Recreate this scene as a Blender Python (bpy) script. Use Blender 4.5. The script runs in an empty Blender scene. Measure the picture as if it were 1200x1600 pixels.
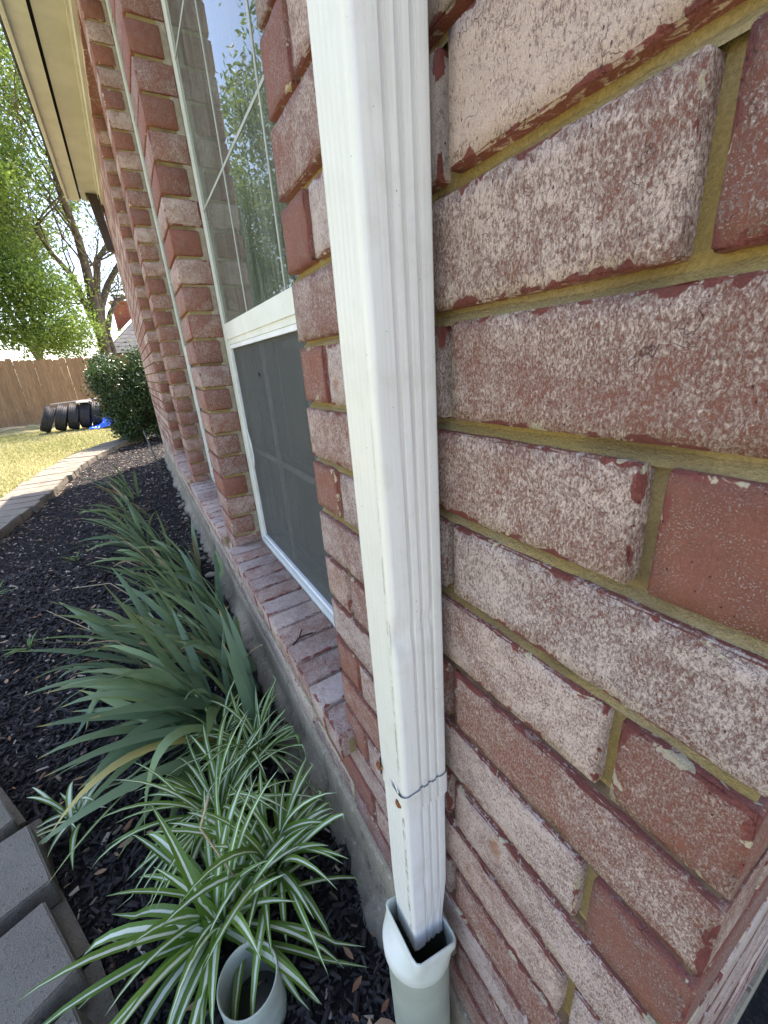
import bpy, bmesh, math, random
import numpy as np
from mathutils import Vector, Matrix, Quaternion
C = bpy.context.scene
COL = C.collection
random.seed(7)
RNG = np.random.default_rng(11)

# ------------------------------------------------------------------ camera
CAM_H, CAM_D = 1.10, 0.213
RM = Matrix(((-0.51341257, -0.26775126, 0.81530167),
             (-0.85555405, 0.23343697, -0.46209787),
             (-0.06659426, -0.9347815, -0.34892514)))      # rows: world axes in camera (right, down, forward)
cam_d = bpy.data.cameras.new('camera')
cam = bpy.data.objects.new('camera', cam_d); COL.objects.link(cam)
cx_, cy_, cz_ = RM @ Vector((1, 0, 0)), RM @ Vector((0, -1, 0)), RM @ Vector((0, 0, -1))
cam_m = Matrix((cx_, cy_, cz_)).transposed().to_4x4()
cam_m.translation = Vector((0, CAM_D, CAM_H))
cam.matrix_world = cam_m
cam_d.sensor_fit = 'VERTICAL'; cam_d.sensor_height = 32.0; cam_d.sensor_width = 24.0
cam_d.lens = 635.55 / 1600 * 32.0
cam_d.clip_start = 0.01; cam_d.clip_end = 500
C.camera = cam

# ------------------------------------------------------------------ sky, sun, exposure
SUN_TO = Vector((1.1, -1.1, 3.0)).normalized()
w = bpy.data.worlds.new('World'); C.world = w; w.use_nodes = True
nt = w.node_tree; nt.nodes.clear()
sky = nt.nodes.new('ShaderNodeTexSky'); sky.sky_type = 'NISHITA'; sky.sun_disc = False
sky.sun_elevation = math.asin(SUN_TO.z)
sky.sun_rotation = math.atan2(SUN_TO.x, SUN_TO.y)
sky.air_density = 1.0; sky.dust_density = 1.2; sky.ozone_density = 1.0
bg = nt.nodes.new('ShaderNodeBackground'); bg.inputs['Strength'].default_value = 0.15
wo = nt.nodes.new('ShaderNodeOutputWorld')
nt.links.new(sky.outputs[0], bg.inputs['Color']); nt.links.new(bg.outputs[0], wo.inputs['Surface'])
sun_d = bpy.data.lights.new('sun', 'SUN'); sun_d.energy = 4.2; sun_d.angle = math.radians(0.5)
sun_d.color = (1.0, 0.94, 0.84)
sun = bpy.data.objects.new('sun', sun_d); COL.objects.link(sun)
sun.rotation_euler = SUN_TO.to_track_quat('Z', 'Y').to_euler(); sun.location = (10, -10, 30)
C.view_settings.view_transform = 'Standard'; C.view_settings.look = 'None'
C.view_settings.exposure = 1.98; C.view_settings.gamma = 1.0; C.view_settings.use_curve_mapping = False
C.view_settings.use_white_balance = True; C.view_settings.white_balance_temperature = 6950; C.view_settings.white_balance_tint = 17

# ------------------------------------------------------------------ helpers
def link(o, parent=None):
    COL.objects.link(o)
    if parent is not None: o.parent = parent
    return o
def tag(o, label=None, cat=None, group=None, kind=None):
    if label: o['label'] = label
    if cat: o['category'] = cat
    if group: o['group'] = group
    if kind: o['kind'] = kind
    return o
def empty(name, loc=(0, 0, 0)):
    o = bpy.data.objects.new(name, None); o.location = loc; o.empty_display_size = .1
    return link(o)
def mesh_obj(name, verts, faces, mat, parent=None, smooth=False, attrs=None, off=None):
    """verts in world space; if parent is an Empty with a location, keep world place via local shift"""
    v = np.asarray(verts, dtype=float)
    if parent is not None:
        p = parent
        while p is not None:
            v = v - np.array(p.location); p = p.parent
    loc = (0, 0, 0)
    if off is not None:
        c = v.mean(axis=0); v = v - c; loc = tuple(c)
    me = bpy.data.meshes.new(name)
    me.from_pydata(v.tolist(), [], faces if isinstance(faces, list) else faces.tolist())
    if attrs:
        for k, (typ, data) in attrs.items():
            dom = 'POINT'
            if typ == 'V':
                a = me.attributes.new(k, 'FLOAT_VECTOR', dom); a.data.foreach_set('vector', np.asarray(data, dtype=np.float32).ravel())
            else:
                a = me.attributes.new(k, 'FLOAT', dom); a.data.foreach_set('value', np.asarray(data, dtype=np.float32).ravel())
    me.materials.append(mat)
    if smooth: me.polygons.foreach_set('use_smooth', [True] * len(me.polygons))
    me.update()
    o = bpy.data.objects.new(name, me); o.location = loc
    return link(o, parent)

class MB:
    def __init__(s): s.v = []; s.f = []; s.at = {}
    def add(s, v, f, **at):
        n = len(s.v); s.v.extend([tuple(q) for q in v]); s.f.extend([tuple(i + n for i in q) for q in f])
        for k, val in at.items():
            s.at.setdefault(k, [])
            s.at[k].extend(val if hasattr(val, '__len__') and len(val) == len(v) else [val] * len(v))
    def box(s, x0, x1, y0, y1, z0, z1, **at):
        v = [(x, y, z) for x in (x0, x1) for y in (y0, y1) for z in (z0, z1)]
        s.add(v, [(0, 1, 3, 2), (4, 6, 7, 5), (0, 4, 5, 1), (2, 3, 7, 6), (0, 2, 6, 4), (1, 5, 7, 3)], **at)
    def tube(s, pts, rad, n=8, cap=True, **at):
        v, f = tube_geo(pts, rad, n, cap); s.add(v, f, **at)
    def build(s, name, mat, parent=None, smooth=False, off=True):
        attrs = {k: ('V' if hasattr(d[0], '__len__') else 'F', d) for k, d in s.at.items()}
        return mesh_obj(name, s.v, s.f, mat, parent, smooth, attrs, off)

def tube_geo(pts, rad, n=8, cap=True):
    pts = [Vector(p) for p in pts]
    if not hasattr(rad, '__len__'): rad = [rad] * len(pts)
    v = []; f = []; ref = Vector((0, 0, 1))
    t0 = (pts[1] - pts[0]).normalized()
    if abs(t0.z) > .9: ref = Vector((1, 0, 0))
    a = t0.cross(ref).normalized()
    for i, p in enumerate(pts):
        t = (pts[min(i + 1, len(pts) - 1)] - pts[max(i - 1, 0)]).normalized()
        a = (a - t * a.dot(t)).normalized(); b = t.cross(a)
        for k in range(n):
            th = 2 * math.pi * k / n
            v.append(p + (a * math.cos(th) + b * math.sin(th)) * rad[i])
    for i in range(len(pts) - 1):
        for k in range(n):
            f.append((i * n + k, i * n + (k + 1) % n, (i + 1) * n + (k + 1) % n, (i + 1) * n + k))
    if cap:
        f.append(tuple(range(n - 1, -1, -1))); f.append(tuple((len(pts) - 1) * n + k for k in range(n)))
    return v, f

# ------------------------------------------------------------------ material helpers
class NM:
    def __init__(s, name):
        s.m = bpy.data.materials.new(name); s.m.use_nodes = True; s.t = s.m.node_tree; s.t.nodes.clear()
        s.out = s.t.nodes.new('ShaderNodeOutputMaterial')
        s.b = s.t.nodes.new('ShaderNodeBsdfPrincipled'); s.t.links.new(s.b.outputs[0], s.out.inputs['Surface'])
    def n(s, typ, **kw):
        nd = s.t.nodes.new(typ)
        for k, v in kw.items(): setattr(nd, k, v)
        return nd
    def L(s, a, b): s.t.links.new(a, b)
    def val(s, x, sock):
        if isinstance(x, (int, float)): sock.default_value = x
        elif isinstance(x, tuple): sock.default_value = (*x, 1.0) if len(x) == 3 and sock.type == 'RGBA' else x
        else: s.L(x, sock)
    def math(s, op, a, b=0.0, clamp=False):
        nd = s.n('ShaderNodeMath', operation=op, use_clamp=clamp); s.val(a, nd.inputs[0]); s.val(b, nd.inputs[1]); return nd.outputs[0]
    def noise(s, vec, scale, detail=3, rough=.55, dist=0.0):
        nd = s.n('ShaderNodeTexNoise'); s.L(vec, nd.inputs['Vector'])
        nd.inputs['Scale'].default_value = scale; nd.inputs['Detail'].default_value = detail
        nd.inputs['Roughness'].default_value = rough; nd.inputs['Distortion'].default_value = dist
        return nd.outputs[0]
    def vor(s, vec, scale, feat='F1', rnd=1.0):
        nd = s.n('ShaderNodeTexVoronoi', feature=feat); s.L(vec, nd.inputs['Vector']); nd.inputs['Scale'].default_value = scale
        nd.inputs['Randomness'].default_value = rnd
        return nd.outputs[0]
    def ramp(s, fac, a, b, c0=0.0, c1=1.0):
        nd = s.n('ShaderNodeMapRange'); nd.interpolation_type = 'SMOOTHSTEP'
        s.L(fac, nd.inputs[0]); nd.inputs[1].default_value = a; nd.inputs[2].default_value = b
        nd.inputs[3].default_value = c0; nd.inputs[4].default_value = c1; return nd.outputs[0]
    def mix(s, fac, a, b):
        nd = s.n('ShaderNodeMix', data_type='RGBA'); s.val(fac, nd.inputs[0]); s.val(a, nd.inputs[6]); s.val(b, nd.inputs[7]); return nd.outputs[2]
    def attr(s, name): return s.n('ShaderNodeAttribute', attribute_name=name)
    def pos(s, scale=(1, 1, 1), add=None):
        g = s.n('ShaderNodeNewGeometry'); m = s.n('ShaderNodeMapping'); s.L(g.outputs['Position'], m.inputs['Vector'])
        m.inputs['Scale'].default_value = scale
        if add is not None: s.L(add, m.inputs['Location'])
        return m.outputs[0]
    def vmath(s, op, a, b=None, scale=None):
        nd = s.n('ShaderNodeVectorMath', operation=op); s.L(a, nd.inputs[0])
        if b is not None:
            if isinstance(b, tuple): nd.inputs[1].default_value = b
            else: s.L(b, nd.inputs[1])
        if scale is not None: s.val(scale, nd.inputs['Scale'])
        return nd.outputs[0]
    def sep(s, v):
        nd = s.n('ShaderNodeSeparateXYZ'); s.L(v, nd.inputs[0]); return nd.outputs
    def bump(s, h, dist=.002, strength=1.0):
        nd = s.n('ShaderNodeBump'); s.L(h, nd.inputs['Height']); nd.inputs['Distance'].default_value = dist
        nd.inputs['Strength'].default_value = strength; s.L(nd.outputs[0], s.b.inputs['Normal']); return nd
    def fin(s, col=None, rough=.8, spec=.3):
        if col is not None: s.val(col, s.b.inputs['Base Color'])
        s.val(rough, s.b.inputs['Roughness']); s.b.inputs['Specular IOR Level'].default_value = spec
        return s.m

def brick_material():
    m = NM('coated_brick')
    bp, bh = m.attr('bp').outputs['Vector'], m.attr('bh').outputs['Vector']
    d = m.vmath('SUBTRACT', bh, m.vmath('ABSOLUTE', bp)); dx, dy, dz = m.sep(d)
    mn = m.math('MINIMUM', m.math('MINIMUM', dx, dy), dz); mx = m.math('MAXIMUM', m.math('MAXIMUM', dx, dy), dz)
    med = m.math('SUBTRACT', m.math('SUBTRACT', m.math('ADD', m.math('ADD', dx, dy), dz), mn), mx)
    cov = m.attr('cov').outputs['Fac']; rnd = m.attr('rnd').outputs['Fac']; smear = m.attr('smear').outputs['Fac']
    cmb = m.n('ShaderNodeCombineXYZ')
    for i, k in enumerate((17.3, 9.1, 23.7)): m.L(m.math('MULTIPLY', rnd, k), cmb.inputs[i])
    p = m.pos((1, 1, 1), cmb.outputs[0]); pv = m.pos((1, 1, .58), cmb.outputs[0])
    fine = m.noise(pv, 620, 6, .80, .5); mid = m.noise(p, 120, 5, .7, .5); big = m.noise(p, 13, 3, .6, 1.0)
    grit = m.noise(p, 1700, 2, .7)
    # coat coverage
    a = m.math('ADD', m.math('MULTIPLY', fine, 1.25), m.math('MULTIPLY', mid, .30))
    a = m.math('ADD', a, m.math('ADD', m.math('MULTIPLY', big, .36), .13)); a = m.math('ADD', a, cov)
    coatf = m.ramp(a, 1.03, 1.27)
    coatf = m.math('MAXIMUM', coatf, m.math('MULTIPLY', m.ramp(m.noise(p, 900, 4, .75), .53, .62), m.ramp(m.noise(p, 55, 3), .42, .58, .25, .9)))
    coat = m.mix(mid, (.44, .325, .265), (.66, .55, .475))
    coat = m.mix(m.ramp(grit, .52, .72), coat, (.84, .73, .64))
    clay = m.mix(m.ramp(big, .3, .7), (.31, .118, .072), (.25, .098, .066))
    clay = m.mix(m.ramp(fine, .3, .75), m.mix(.5, clay, (.15, .05, .035)), clay)
    col = m.mix(coatf, clay, coat)
    tint = m.mix(m.math('FRACT', m.math('MULTIPLY', rnd, 7.77)), (1.0, .93, .90), (.88, .90, .95))
    tm = m.n('ShaderNodeMix', data_type='RGBA', blend_type='MULTIPLY'); tm.inputs[0].default_value = 1; m.L(col, tm.inputs[6]); m.L(tint, tm.inputs[7]); col = tm.outputs[2]
    # bare chipped arrises in smooth fired clay
    lowf = m.noise(p, 22, 3, .65, 1.0)
    lim = m.ramp(lowf, .40, .68, -.0016, .0062)
    lim = m.math('ADD', lim, m.math('MULTIPLY', m.math('SUBTRACT', mid, .5), .007))
    edge = m.ramp(m.math('SUBTRACT', lim, med), 0.0, .0008)
    hzm = m.sep(bh)[2]; tz = m.math('ABSOLUTE', m.sep(m.n('ShaderNodeNewGeometry').outputs['True Normal'])[2])
    edge = m.math('MAXIMUM', edge, m.math('MULTIPLY', m.ramp(tz, .6, .9), m.math('MULTIPLY', m.math('GREATER_THAN', smear, -.25), m.ramp(mid, .62, .52))))
    col = m.mix(edge, col, m.mix(mid, (.30, .085, .065), (.19, .06, .05)))
    # mortar smeared over arrises
    sm = m.noise(m.vmath('ADD', p, (3.1, 7.7, 1.9)), 30, 4, .65, .8)
    sl = m.math('MULTIPLY', m.math('ADD', m.math('SUBTRACT', sm, .58), m.math('MULTIPLY', smear, .5)), .07)
    sf = m.ramp(m.math('SUBTRACT', sl, med), 0.0, .0015)
    sf = m.math('MULTIPLY', sf, m.ramp(fine, .3, .5))
    col = m.mix(sf, col, m.mix(mid, (.52, .44, .29), (.66, .58, .42)))
    for (sx_, sy_, sz_, rr_) in ((0.192, 0, 0.615, .016), (0.232, 0, 0.520, .010), (0.472, 0, 1.078, .014)):
        dv = m.vmath('SUBTRACT', m.pos(), (sx_, sy_, sz_)); dv = m.vmath('MULTIPLY', dv, (1.5, 1.0, .75))
        ln = m.n('ShaderNodeVectorMath', operation='LENGTH'); m.L(dv, ln.inputs[0])
        k_ = m.math('MULTIPLY', m.ramp(m.math('ADD', ln.outputs['Value'], m.math('MULTIPLY', m.math('SUBTRACT', mid, .5), .02)), rr_, rr_ * .25), m.ramp(fine, .38, .6))
        col = m.mix(m.math('MULTIPLY', k_, .8), col, (.40, .17, .05))
    # pits and hairline cracks
    pit = m.vor(m.vmath('ADD', pv, m.vmath('SCALE', p, None, .0)), 190)
    pitm = m.math('MULTIPLY', m.ramp(pit, .13, .06), m.ramp(mid, .47, .56))
    warp = m.n('ShaderNodeTexNoise'); m.L(p, warp.inputs['Vector']); warp.inputs['Scale'].default_value = 45; warp.inputs['Detail'].default_value = 4
    wv = m.vmath('ADD', p, m.vmath('SCALE', warp.outputs['Color'], None, .03))
    crk = m.vor(wv, 42, 'DISTANCE_TO_EDGE'); crkm = m.math('MULTIPLY', m.ramp(crk, .012, .0), m.ramp(m.noise(p, 38, 2), .57, .66))
    dark = m.math('MAXIMUM', pitm, m.math('MULTIPLY', crkm, .75))
    col = m.mix(dark, col, (.075, .03, .026))
    h = m.math('MULTIPLY', coatf, .35); h = m.math('ADD', h, m.math('MULTIPLY', fine, .9)); h = m.math('ADD', h, m.math('MULTIPLY', grit, .35))
    h = m.math('SUBTRACT', h, m.math('MULTIPLY', dark, 1.6)); h = m.math('ADD', h, m.math('MULTIPLY', mid, 1.0))
    m.bump(h, .0016, .85)
    rough = m.mix(edge, (.72,) * 3, (.38,) * 3)
    m.fin(col, .7, .35); m.L(rough, m.b.inputs['Roughness'])
    return m.m
def mortar_material(name='sand_mortar'):
    m = NM(name); p = m.pos()
    a = m.noise(p, 9, 3); b = m.noise(p, 500, 4, .7); c = m.noise(p, 60, 3)
    col = m.mix(m.ramp(a, .35, .65), (.355, .26, .095), (.39, .315, .175))
    col = m.mix(m.math('MULTIPLY', m.ramp(m.noise(p, 3.2, 4, .7), .5, .62), .75), col, (.13, .095, .055))
    col = m.mix(m.ramp(b, .35, .7), m.mix(.5, col, (.17, .13, .06)), col)
    col = m.mix(m.math('MULTIPLY', m.ramp(m.vor(p, 260), .12, .05), m.ramp(c, .5, .6)), col, (.05, .04, .03))
    m.bump(m.math('ADD', m.math('MULTIPLY', b, .8), c), .0032, .9)
    return m.fin(col, .95, .1)
def simple(name, col, rough=.6, spec=.3, ns=None, col2=None, bd=None, det=3):
    m = NM(name)
    if ns:
        p = m.pos(); a = m.noise(p, ns, det, .6); c = m.mix(m.ramp(a, .3, .7), col, col2 or tuple(x * .8 for x in col))
        if bd: m.bump(a, bd, .8)
        return m.fin(c, rough, spec)
    return m.fin(col, rough, spec)

M_BRICK = brick_material(); M_MORTAR = mortar_material()

def painted_metal(name, base, streak):
    m = NM(name); p = m.pos(); pv = m.pos((1, 1, .03))
    a = m.noise(pv, 420, 3, .6); b = m.noise(p, 30, 4, .6); sp = m.vor(p, 130)
    col = m.mix(m.math('MULTIPLY', m.ramp(a, .46, .70), .50), base, streak)
    col = m.mix(m.math('MULTIPLY', m.ramp(b, .50, .72), .32), col, (.52, .52, .46))
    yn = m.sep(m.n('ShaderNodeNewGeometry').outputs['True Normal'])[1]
    col = m.mix(m.math('MULTIPLY', m.ramp(yn, .35, .8), .5), col, (.70, .69, .56))  # cream bounce light from the lawn, painted onto yard-facing sides
    spots = m.math('MULTIPLY', m.ramp(sp, .10, .04), m.ramp(m.noise(p, 26, 2), .53, .60))
    col = m.mix(m.math('MULTIPLY', spots, .8), col, (.10, .09, .07))
    ps = m.sep(m.pos()); gv = None
    for gy in (.0455, .0350, .0245):
        q = m.ramp(m.math('ABSOLUTE', m.math('SUBTRACT', ps[1], gy)), .0026, .0016); gv = q if gv is None else m.math('MAXIMUM', gv, q)
    gv = m.math('MULTIPLY', gv, m.math('LESS_THAN', ps[0], .2635))
    col = m.mix(m.math('MULTIPLY', gv, m.ramp(a, .2, .8, .35, .75)), col, (.50, .47, .47))  # shade in the grooves painted as darker bands on the near face
    # grime gathered along the outer corner crease of the lower half
    s = m.sep(m.pos())
    dx = m.math('SUBTRACT', s[0], .2655); dy = m.math('SUBTRACT', s[1], .0655)
    rr = m.math('SQRT', m.math('ADD', m.math('MULTIPLY', dx, dx), m.math('MULTIPLY', dy, dy)))
    gn = m.noise(m.pos((1, 1, .35)), 170, 4, .7)
    g = m.math('MULTIPLY', m.ramp(rr, .0032, .0012), m.ramp(gn, .44, .56)); g = m.math('MULTIPLY', g, m.ramp(s[2], 1.32, 1.15))
    col = m.mix(m.math('MULTIPLY', g, .75), col, (.20, .18, .12))
    m.bump(m.math('ADD', m.noise(p, 2400, 2), m.math('MULTIPLY', b, 1.5)), .0004, .5)
    m.b.inputs['Coat Weight'].default_value = .15
    return m.fin(col, .42, .45)
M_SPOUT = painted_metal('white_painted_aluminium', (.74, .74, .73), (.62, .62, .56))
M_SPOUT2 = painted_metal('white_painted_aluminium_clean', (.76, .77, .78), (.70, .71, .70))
M_PVC = simple('chalky_pvc', (.70, .72, .66), .45, .4, 14, (.56, .60, .52), .0006)
M_PVC_OLD = simple('weathered_pvc', (.40, .42, .34), .5, .4, 10, (.30, .33, .27), .0008, 5)
M_RUST = simple('rust', (.30, .12, .04), .8, .2, 400, (.16, .06, .03), .001)
M_DARK = simple('dark_gap', (.02, .02, .02), .9, .1)
M_TRIM = simple('cream_paint', (.56, .55, .50), .55, .35, 5, (.49, .48, .43), .0005)
M_TRIM2 = simple('pale_cream_paint', (.66, .66, .60), .5, .35, 7, (.59, .58, .53), .0004)
M_FRAME = simple('almond_window_frame', (.74, .75, .68), .4, .4, 12, (.66, .68, .60), .0003)
M_WHITE = simple('white_vinyl', (.78, .80, .80), .4, .4, 20, (.70, .72, .72), .0003)
M_GRILLE = simple('dull_grille', (.40, .42, .38), .6, .3, 20, (.33, .35, .31), .0003)
M_BROWN = simple('brown_metal', (.055, .038, .032), .4, .4, 20, (.04, .028, .024), .0005)
M_SHINGLE = simple('grey_roof_shingles', (.10, .10, .105), .9, .1, 8, (.06, .06, .065), .004)
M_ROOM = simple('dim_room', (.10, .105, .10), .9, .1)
M_CURTAIN = simple('grey_curtain', (.20, .21, .20), .9, .1, 6, (.15, .16, .15), .002)
def concrete():
    m = NM('foundation_concrete'); p = m.pos(); a = m.noise(p, 5, 5, .65); b = m.noise(p, 300, 4, .7)
    s = m.sep(p)
    col = m.mix(m.ramp(a, .35, .65), (.34, .275, .19), (.46, .375, .255))
    col = m.mix(m.ramp(b, .4, .7), m.mix(.4, col, (.16, .15, .13)), col)
    col = m.mix(m.ramp(m.noise(m.pos((1, 1, .4)), 24, 5, .7), .52, .7), col, (.17, .14, .10)); col = m.mix(m.ramp(m.noise(p, 70, 4, .7), .58, .66), col, (.50, .45, .36))
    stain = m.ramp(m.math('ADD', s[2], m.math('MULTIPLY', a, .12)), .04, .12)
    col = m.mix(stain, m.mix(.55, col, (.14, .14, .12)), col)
    m.bump(m.math('ADD', b, m.math('MULTIPLY', m.noise(p, 40, 4), 2)), .003, .8)
    return m.fin(col, .9, .15)
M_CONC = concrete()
def glass():
    m = NM('window_glass'); m.t.nodes.remove(m.b)
    fr = m.n('ShaderNodeFresnel'); fr.inputs[0].default_value = 2.1
    gl = m.n('ShaderNodeBsdfGlossy'); gl.inputs['Roughness'].default_value = .004; gl.inputs['Color'].default_value = (.93, .97, .97, 1)
    tr = m.n('ShaderNodeBsdfTransparent'); tr.inputs['Color'].default_value = (.80, .86, .82, 1)
    df = m.n('ShaderNodeBsdfDiffuse'); df.inputs['Color'].default_value = (.60, .62, .56, 1)
    mx = m.n('ShaderNodeMixShader'); m.L(fr.outputs[0], mx.inputs[0]); m.L(tr.outputs[0], mx.inputs[1]); m.L(gl.outputs[0], mx.inputs[2])
    dn = m.noise(m.pos((1, 1, .06)), 55, 4, .65)
    m2 = m.n('ShaderNodeMixShader'); m.L(m.ramp(dn, .35, .8, .04, .20), m2.inputs[0]); m.L(mx.outputs[0], m2.inputs[1]); m.L(df.outputs[0], m2.inputs[2])
    m.L(m2.outputs[0], m.out.inputs['Surface']); return m.m
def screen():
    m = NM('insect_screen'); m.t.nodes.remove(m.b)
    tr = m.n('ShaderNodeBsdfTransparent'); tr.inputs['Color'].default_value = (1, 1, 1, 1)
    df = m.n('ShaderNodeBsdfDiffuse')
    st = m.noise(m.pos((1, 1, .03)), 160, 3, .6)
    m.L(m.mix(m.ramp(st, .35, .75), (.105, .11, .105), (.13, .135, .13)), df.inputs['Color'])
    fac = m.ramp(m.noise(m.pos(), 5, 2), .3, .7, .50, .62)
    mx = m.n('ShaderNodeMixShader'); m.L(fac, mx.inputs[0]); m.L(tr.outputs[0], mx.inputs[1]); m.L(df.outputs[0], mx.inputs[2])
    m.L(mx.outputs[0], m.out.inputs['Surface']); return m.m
M_GLASS = glass(); M_SCREEN = screen()
def leafy(name, c0, c1, trans=.35, rough=.5, spec=.3, stripe=None, tip=None):
    m = NM(name); t = m.attr('tint').outputs['Fac']
    col = m.mix(t, c0, c1)
    if stripe is not None:
        u = m.attr('u').outputs['Fac']; n = m.noise(m.pos(), 160, 2)
        uu = m.math('ADD', u, m.math('MULTIPLY', m.math('SUBTRACT', n, .5), .12))
        wv = m.attr('wv').outputs['Fac']
        col = m.mix(m.ramp(m.math('SUBTRACT', wv, uu), -.05, .08), col, stripe)
    if tip is not None:
        v = m.attr('v').outputs['Fac']; nz = m.noise(m.pos(), 60, 2)
        col = m.mix(m.ramp(m.math('ADD', v, m.math('MULTIPLY', nz, .06)), .965, 1.0), col, tip)
        col = m.mix(m.math('MULTIPLY', m.noise(m.pos(), 500, 2), .18), col, (.02, .05, .03))
    m.fin(col, rough, spec)
    if trans:
        tb = m.n('ShaderNodeBsdfTranslucent'); mm = m.n('ShaderNodeMix', data_type='RGBA'); m.L(col, tb.inputs['Color'])
        ms = m.n('ShaderNodeMixShader'); ms.inputs[0].default_value = trans
        m.L(m.b.outputs[0], ms.inputs[1]); m.L(tb.outputs[0], ms.inputs[2]); m.L(ms.outputs[0], m.out.inputs['Surface'])
    return m.m
M_IRIS = leafy('iris_leaf', (.145, .225, .130), (.26, .36, .145), .2, .45, .35, tip=(.42, .36, .12))
M_DEADLEAF = leafy('withered_leaf', (.34, .25, .13), (.45, .36, .2), .15, .7)
M_YELLOW = leafy('yellowing_leaf', (.50, .42, .12), (.60, .50, .20), .25, .5)
M_SPIDER = leafy('striped_leaf', (.085, .175, .022), (.17, .30, .05), .2, .40, .4, stripe=(.72, .78, .62))
M_TREE = leafy('tree_leaf', (.070, .120, .028), (.195, .265, .058), .5, .45, .4)
M_TREE2 = leafy('young_tree_leaf', (.09, .165, .030), (.235, .32, .062), .5, .45, .4)
M_BUSH = leafy('bush_leaf', (.022, .050, .016), (.085, .15, .035), .18, .35, .5)
M_GRASS = leafy('lawn_blade', (.24, .26, .09), (.64, .57, .32), .35, .6)
M_BARK = simple('tree_bark', (.15, .12, .095), .95, .1, 7, (.07, .055, .045), .02)
M_STEM = simple('woody_stem', (.10, .075, .05), .9, .1, 30, (.06, .045, .03))
M_DRY = simple('dry_stalk', (.48, .38, .24), .8, .2, 80, (.36, .27, .17))

# ------------------------------------------------------------------ ground, lawn, mulch bed, path
def sheet(name, x0, x1, y0, y1, nx, ny, zf, mat, keep=None):
    xs = np.linspace(x0, x1, nx); ys = np.linspace(y0, y1, ny)
    X, Y = np.meshgrid(xs, ys, indexing='ij'); Z = zf(X, Y)
    v = np.stack([X, Y, Z], -1).reshape(-1, 3)
    f = []
    for i in range(nx - 1):
        for j in range(ny - 1):
            if keep is None or keep((xs[i] + xs[i + 1]) / 2, (ys[j] + ys[j + 1]) / 2):
                a = i * ny + j; f.append((a, a + ny, a + ny + 1, a + 1))
    return mesh_obj(name, v, f, mat, None, True)
def lawn_mat():
    m = NM('dry_green_lawn'); p = m.pos(); a = m.noise(p, .9, 4, .6); b = m.noise(p, 60, 4, .7); c = m.noise(p, 7, 3)
    col = m.mix(m.ramp(m.math('ADD', a, m.math('MULTIPLY', c, .5)), .6, .9), (.32, .30, .13), (.52, .46, .25))
    col = m.mix(m.ramp(b, .35, .65), m.mix(.5, col, (.07, .07, .02)), col)
    m.bump(b, .02, .8); return m.fin(col, .95, .1)
ground = sheet('ground', -60, 140, -80, 80, 3, 3, lambda X, Y: X * 0 - .035, lawn_mat()); tag(ground, kind='structure')
# curved inner edge of the planting bed: list of (x, y)
EDGE = [(-.6, .30), (.1, .36), (.45, .475), (.72, .565), (.98, .655), (1.3, .83), (1.8, 1.07), (2.5, 1.28), (3.2, 1.36), (4.0, 1.33), (4.6, 1.24), (5.6, 1.13), (6.6, 1.03), (7.4, .88), (8.1, .66), (8.7, .36), (9.2, 0.0)]
EX = np.array([e[0] for e in EDGE]); EY = np.array([e[1] for e in EDGE])
def edge_y(x): return np.interp(x, EX, EY)
def mulch_h(X, Y):
    return (.010 * np.sin(X * 9 + Y * 5) * np.cos(Y * 13 - X * 4) + .006 * np.sin(X * 31 + 2) * np.sin(Y * 27) - .012)
def mulch_mat():
    m = NM('black_mulch_bed'); p = m.pos(); a = m.noise(p, 90, 5, .7); b = m.noise(p, 8, 3)
    col = m.mix(m.ramp(a, .4, .7), (.008, .008, .009), (.035, .030, .030)); m.bump(a, .012, 1.0); return m.fin(col, .85, .25)
bed = sheet('mulch_bed', -1.2, 10.6, -4.5, 1.6, 300, 150, mulch_h, mulch_mat(),
            lambda x, y: (y < edge_y(x) + .12) and (y > -.02 or x > 6.5 or x < .1)); tag(bed, kind='structure')

def chips(name, n, region, size, seedn, palette, mat, zoff=0.0, flat=.35):
    r = np.random.default_rng(seedn)
    P = region(r, n); n = len(P)
    L = r.uniform(size[0], size[1], n) * (1 + .12 * np.clip(P[:, 0], 0, 6)); W = L * r.uniform(.18, .5, n); T = W * r.uniform(.25, .6, n)
    az = r.uniform(0, 2 * np.pi, n); tilt = r.normal(0, flat, n); roll = r.normal(0, .5, n)
    ux = np.stack([np.cos(az) * np.cos(tilt), np.sin(az) * np.cos(tilt), np.sin(tilt)], -1)
    side = np.stack([-np.sin(az), np.cos(az), 0 * az], -1); up = np.cross(ux, side)
    s2 = side * np.cos(roll)[:, None] + up * np.sin(roll)[:, None]; u2 = np.cross(ux, s2)
    base = np.array([(-1, -1, -1), (-1, -.4, 1), (-1, 1, -1), (-.8, .8, 1), (1, -.6, -1), (.9, -.5, .6), (.7, .9, -1), (.8, .5, 1)], float) * .5
    V = P[:, None, :] + base[None, :, 0:1] * (ux * L[:, None])[:, None] + base[None, :, 1:2] * (s2 * W[:, None])[:, None] + base[None, :, 2:3] * (u2 * T[:, None])[:, None]
    V = V.reshape(-1, 3)
    F0 = np.array([(0, 1, 3, 2), (4, 6, 7, 5), (0, 4, 5, 1), (2, 3, 7, 6), (1, 5, 7, 3)])
    F = (F0[None] + (np.arange(n) * 8)[:, None, None]).reshape(-1, 4)
    t = np.repeat(palette(r, n), 8)
    o = mesh_obj(name, V, F.astype(int), mat, None, False, {'tint': ('F', t)})
    return o
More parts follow.
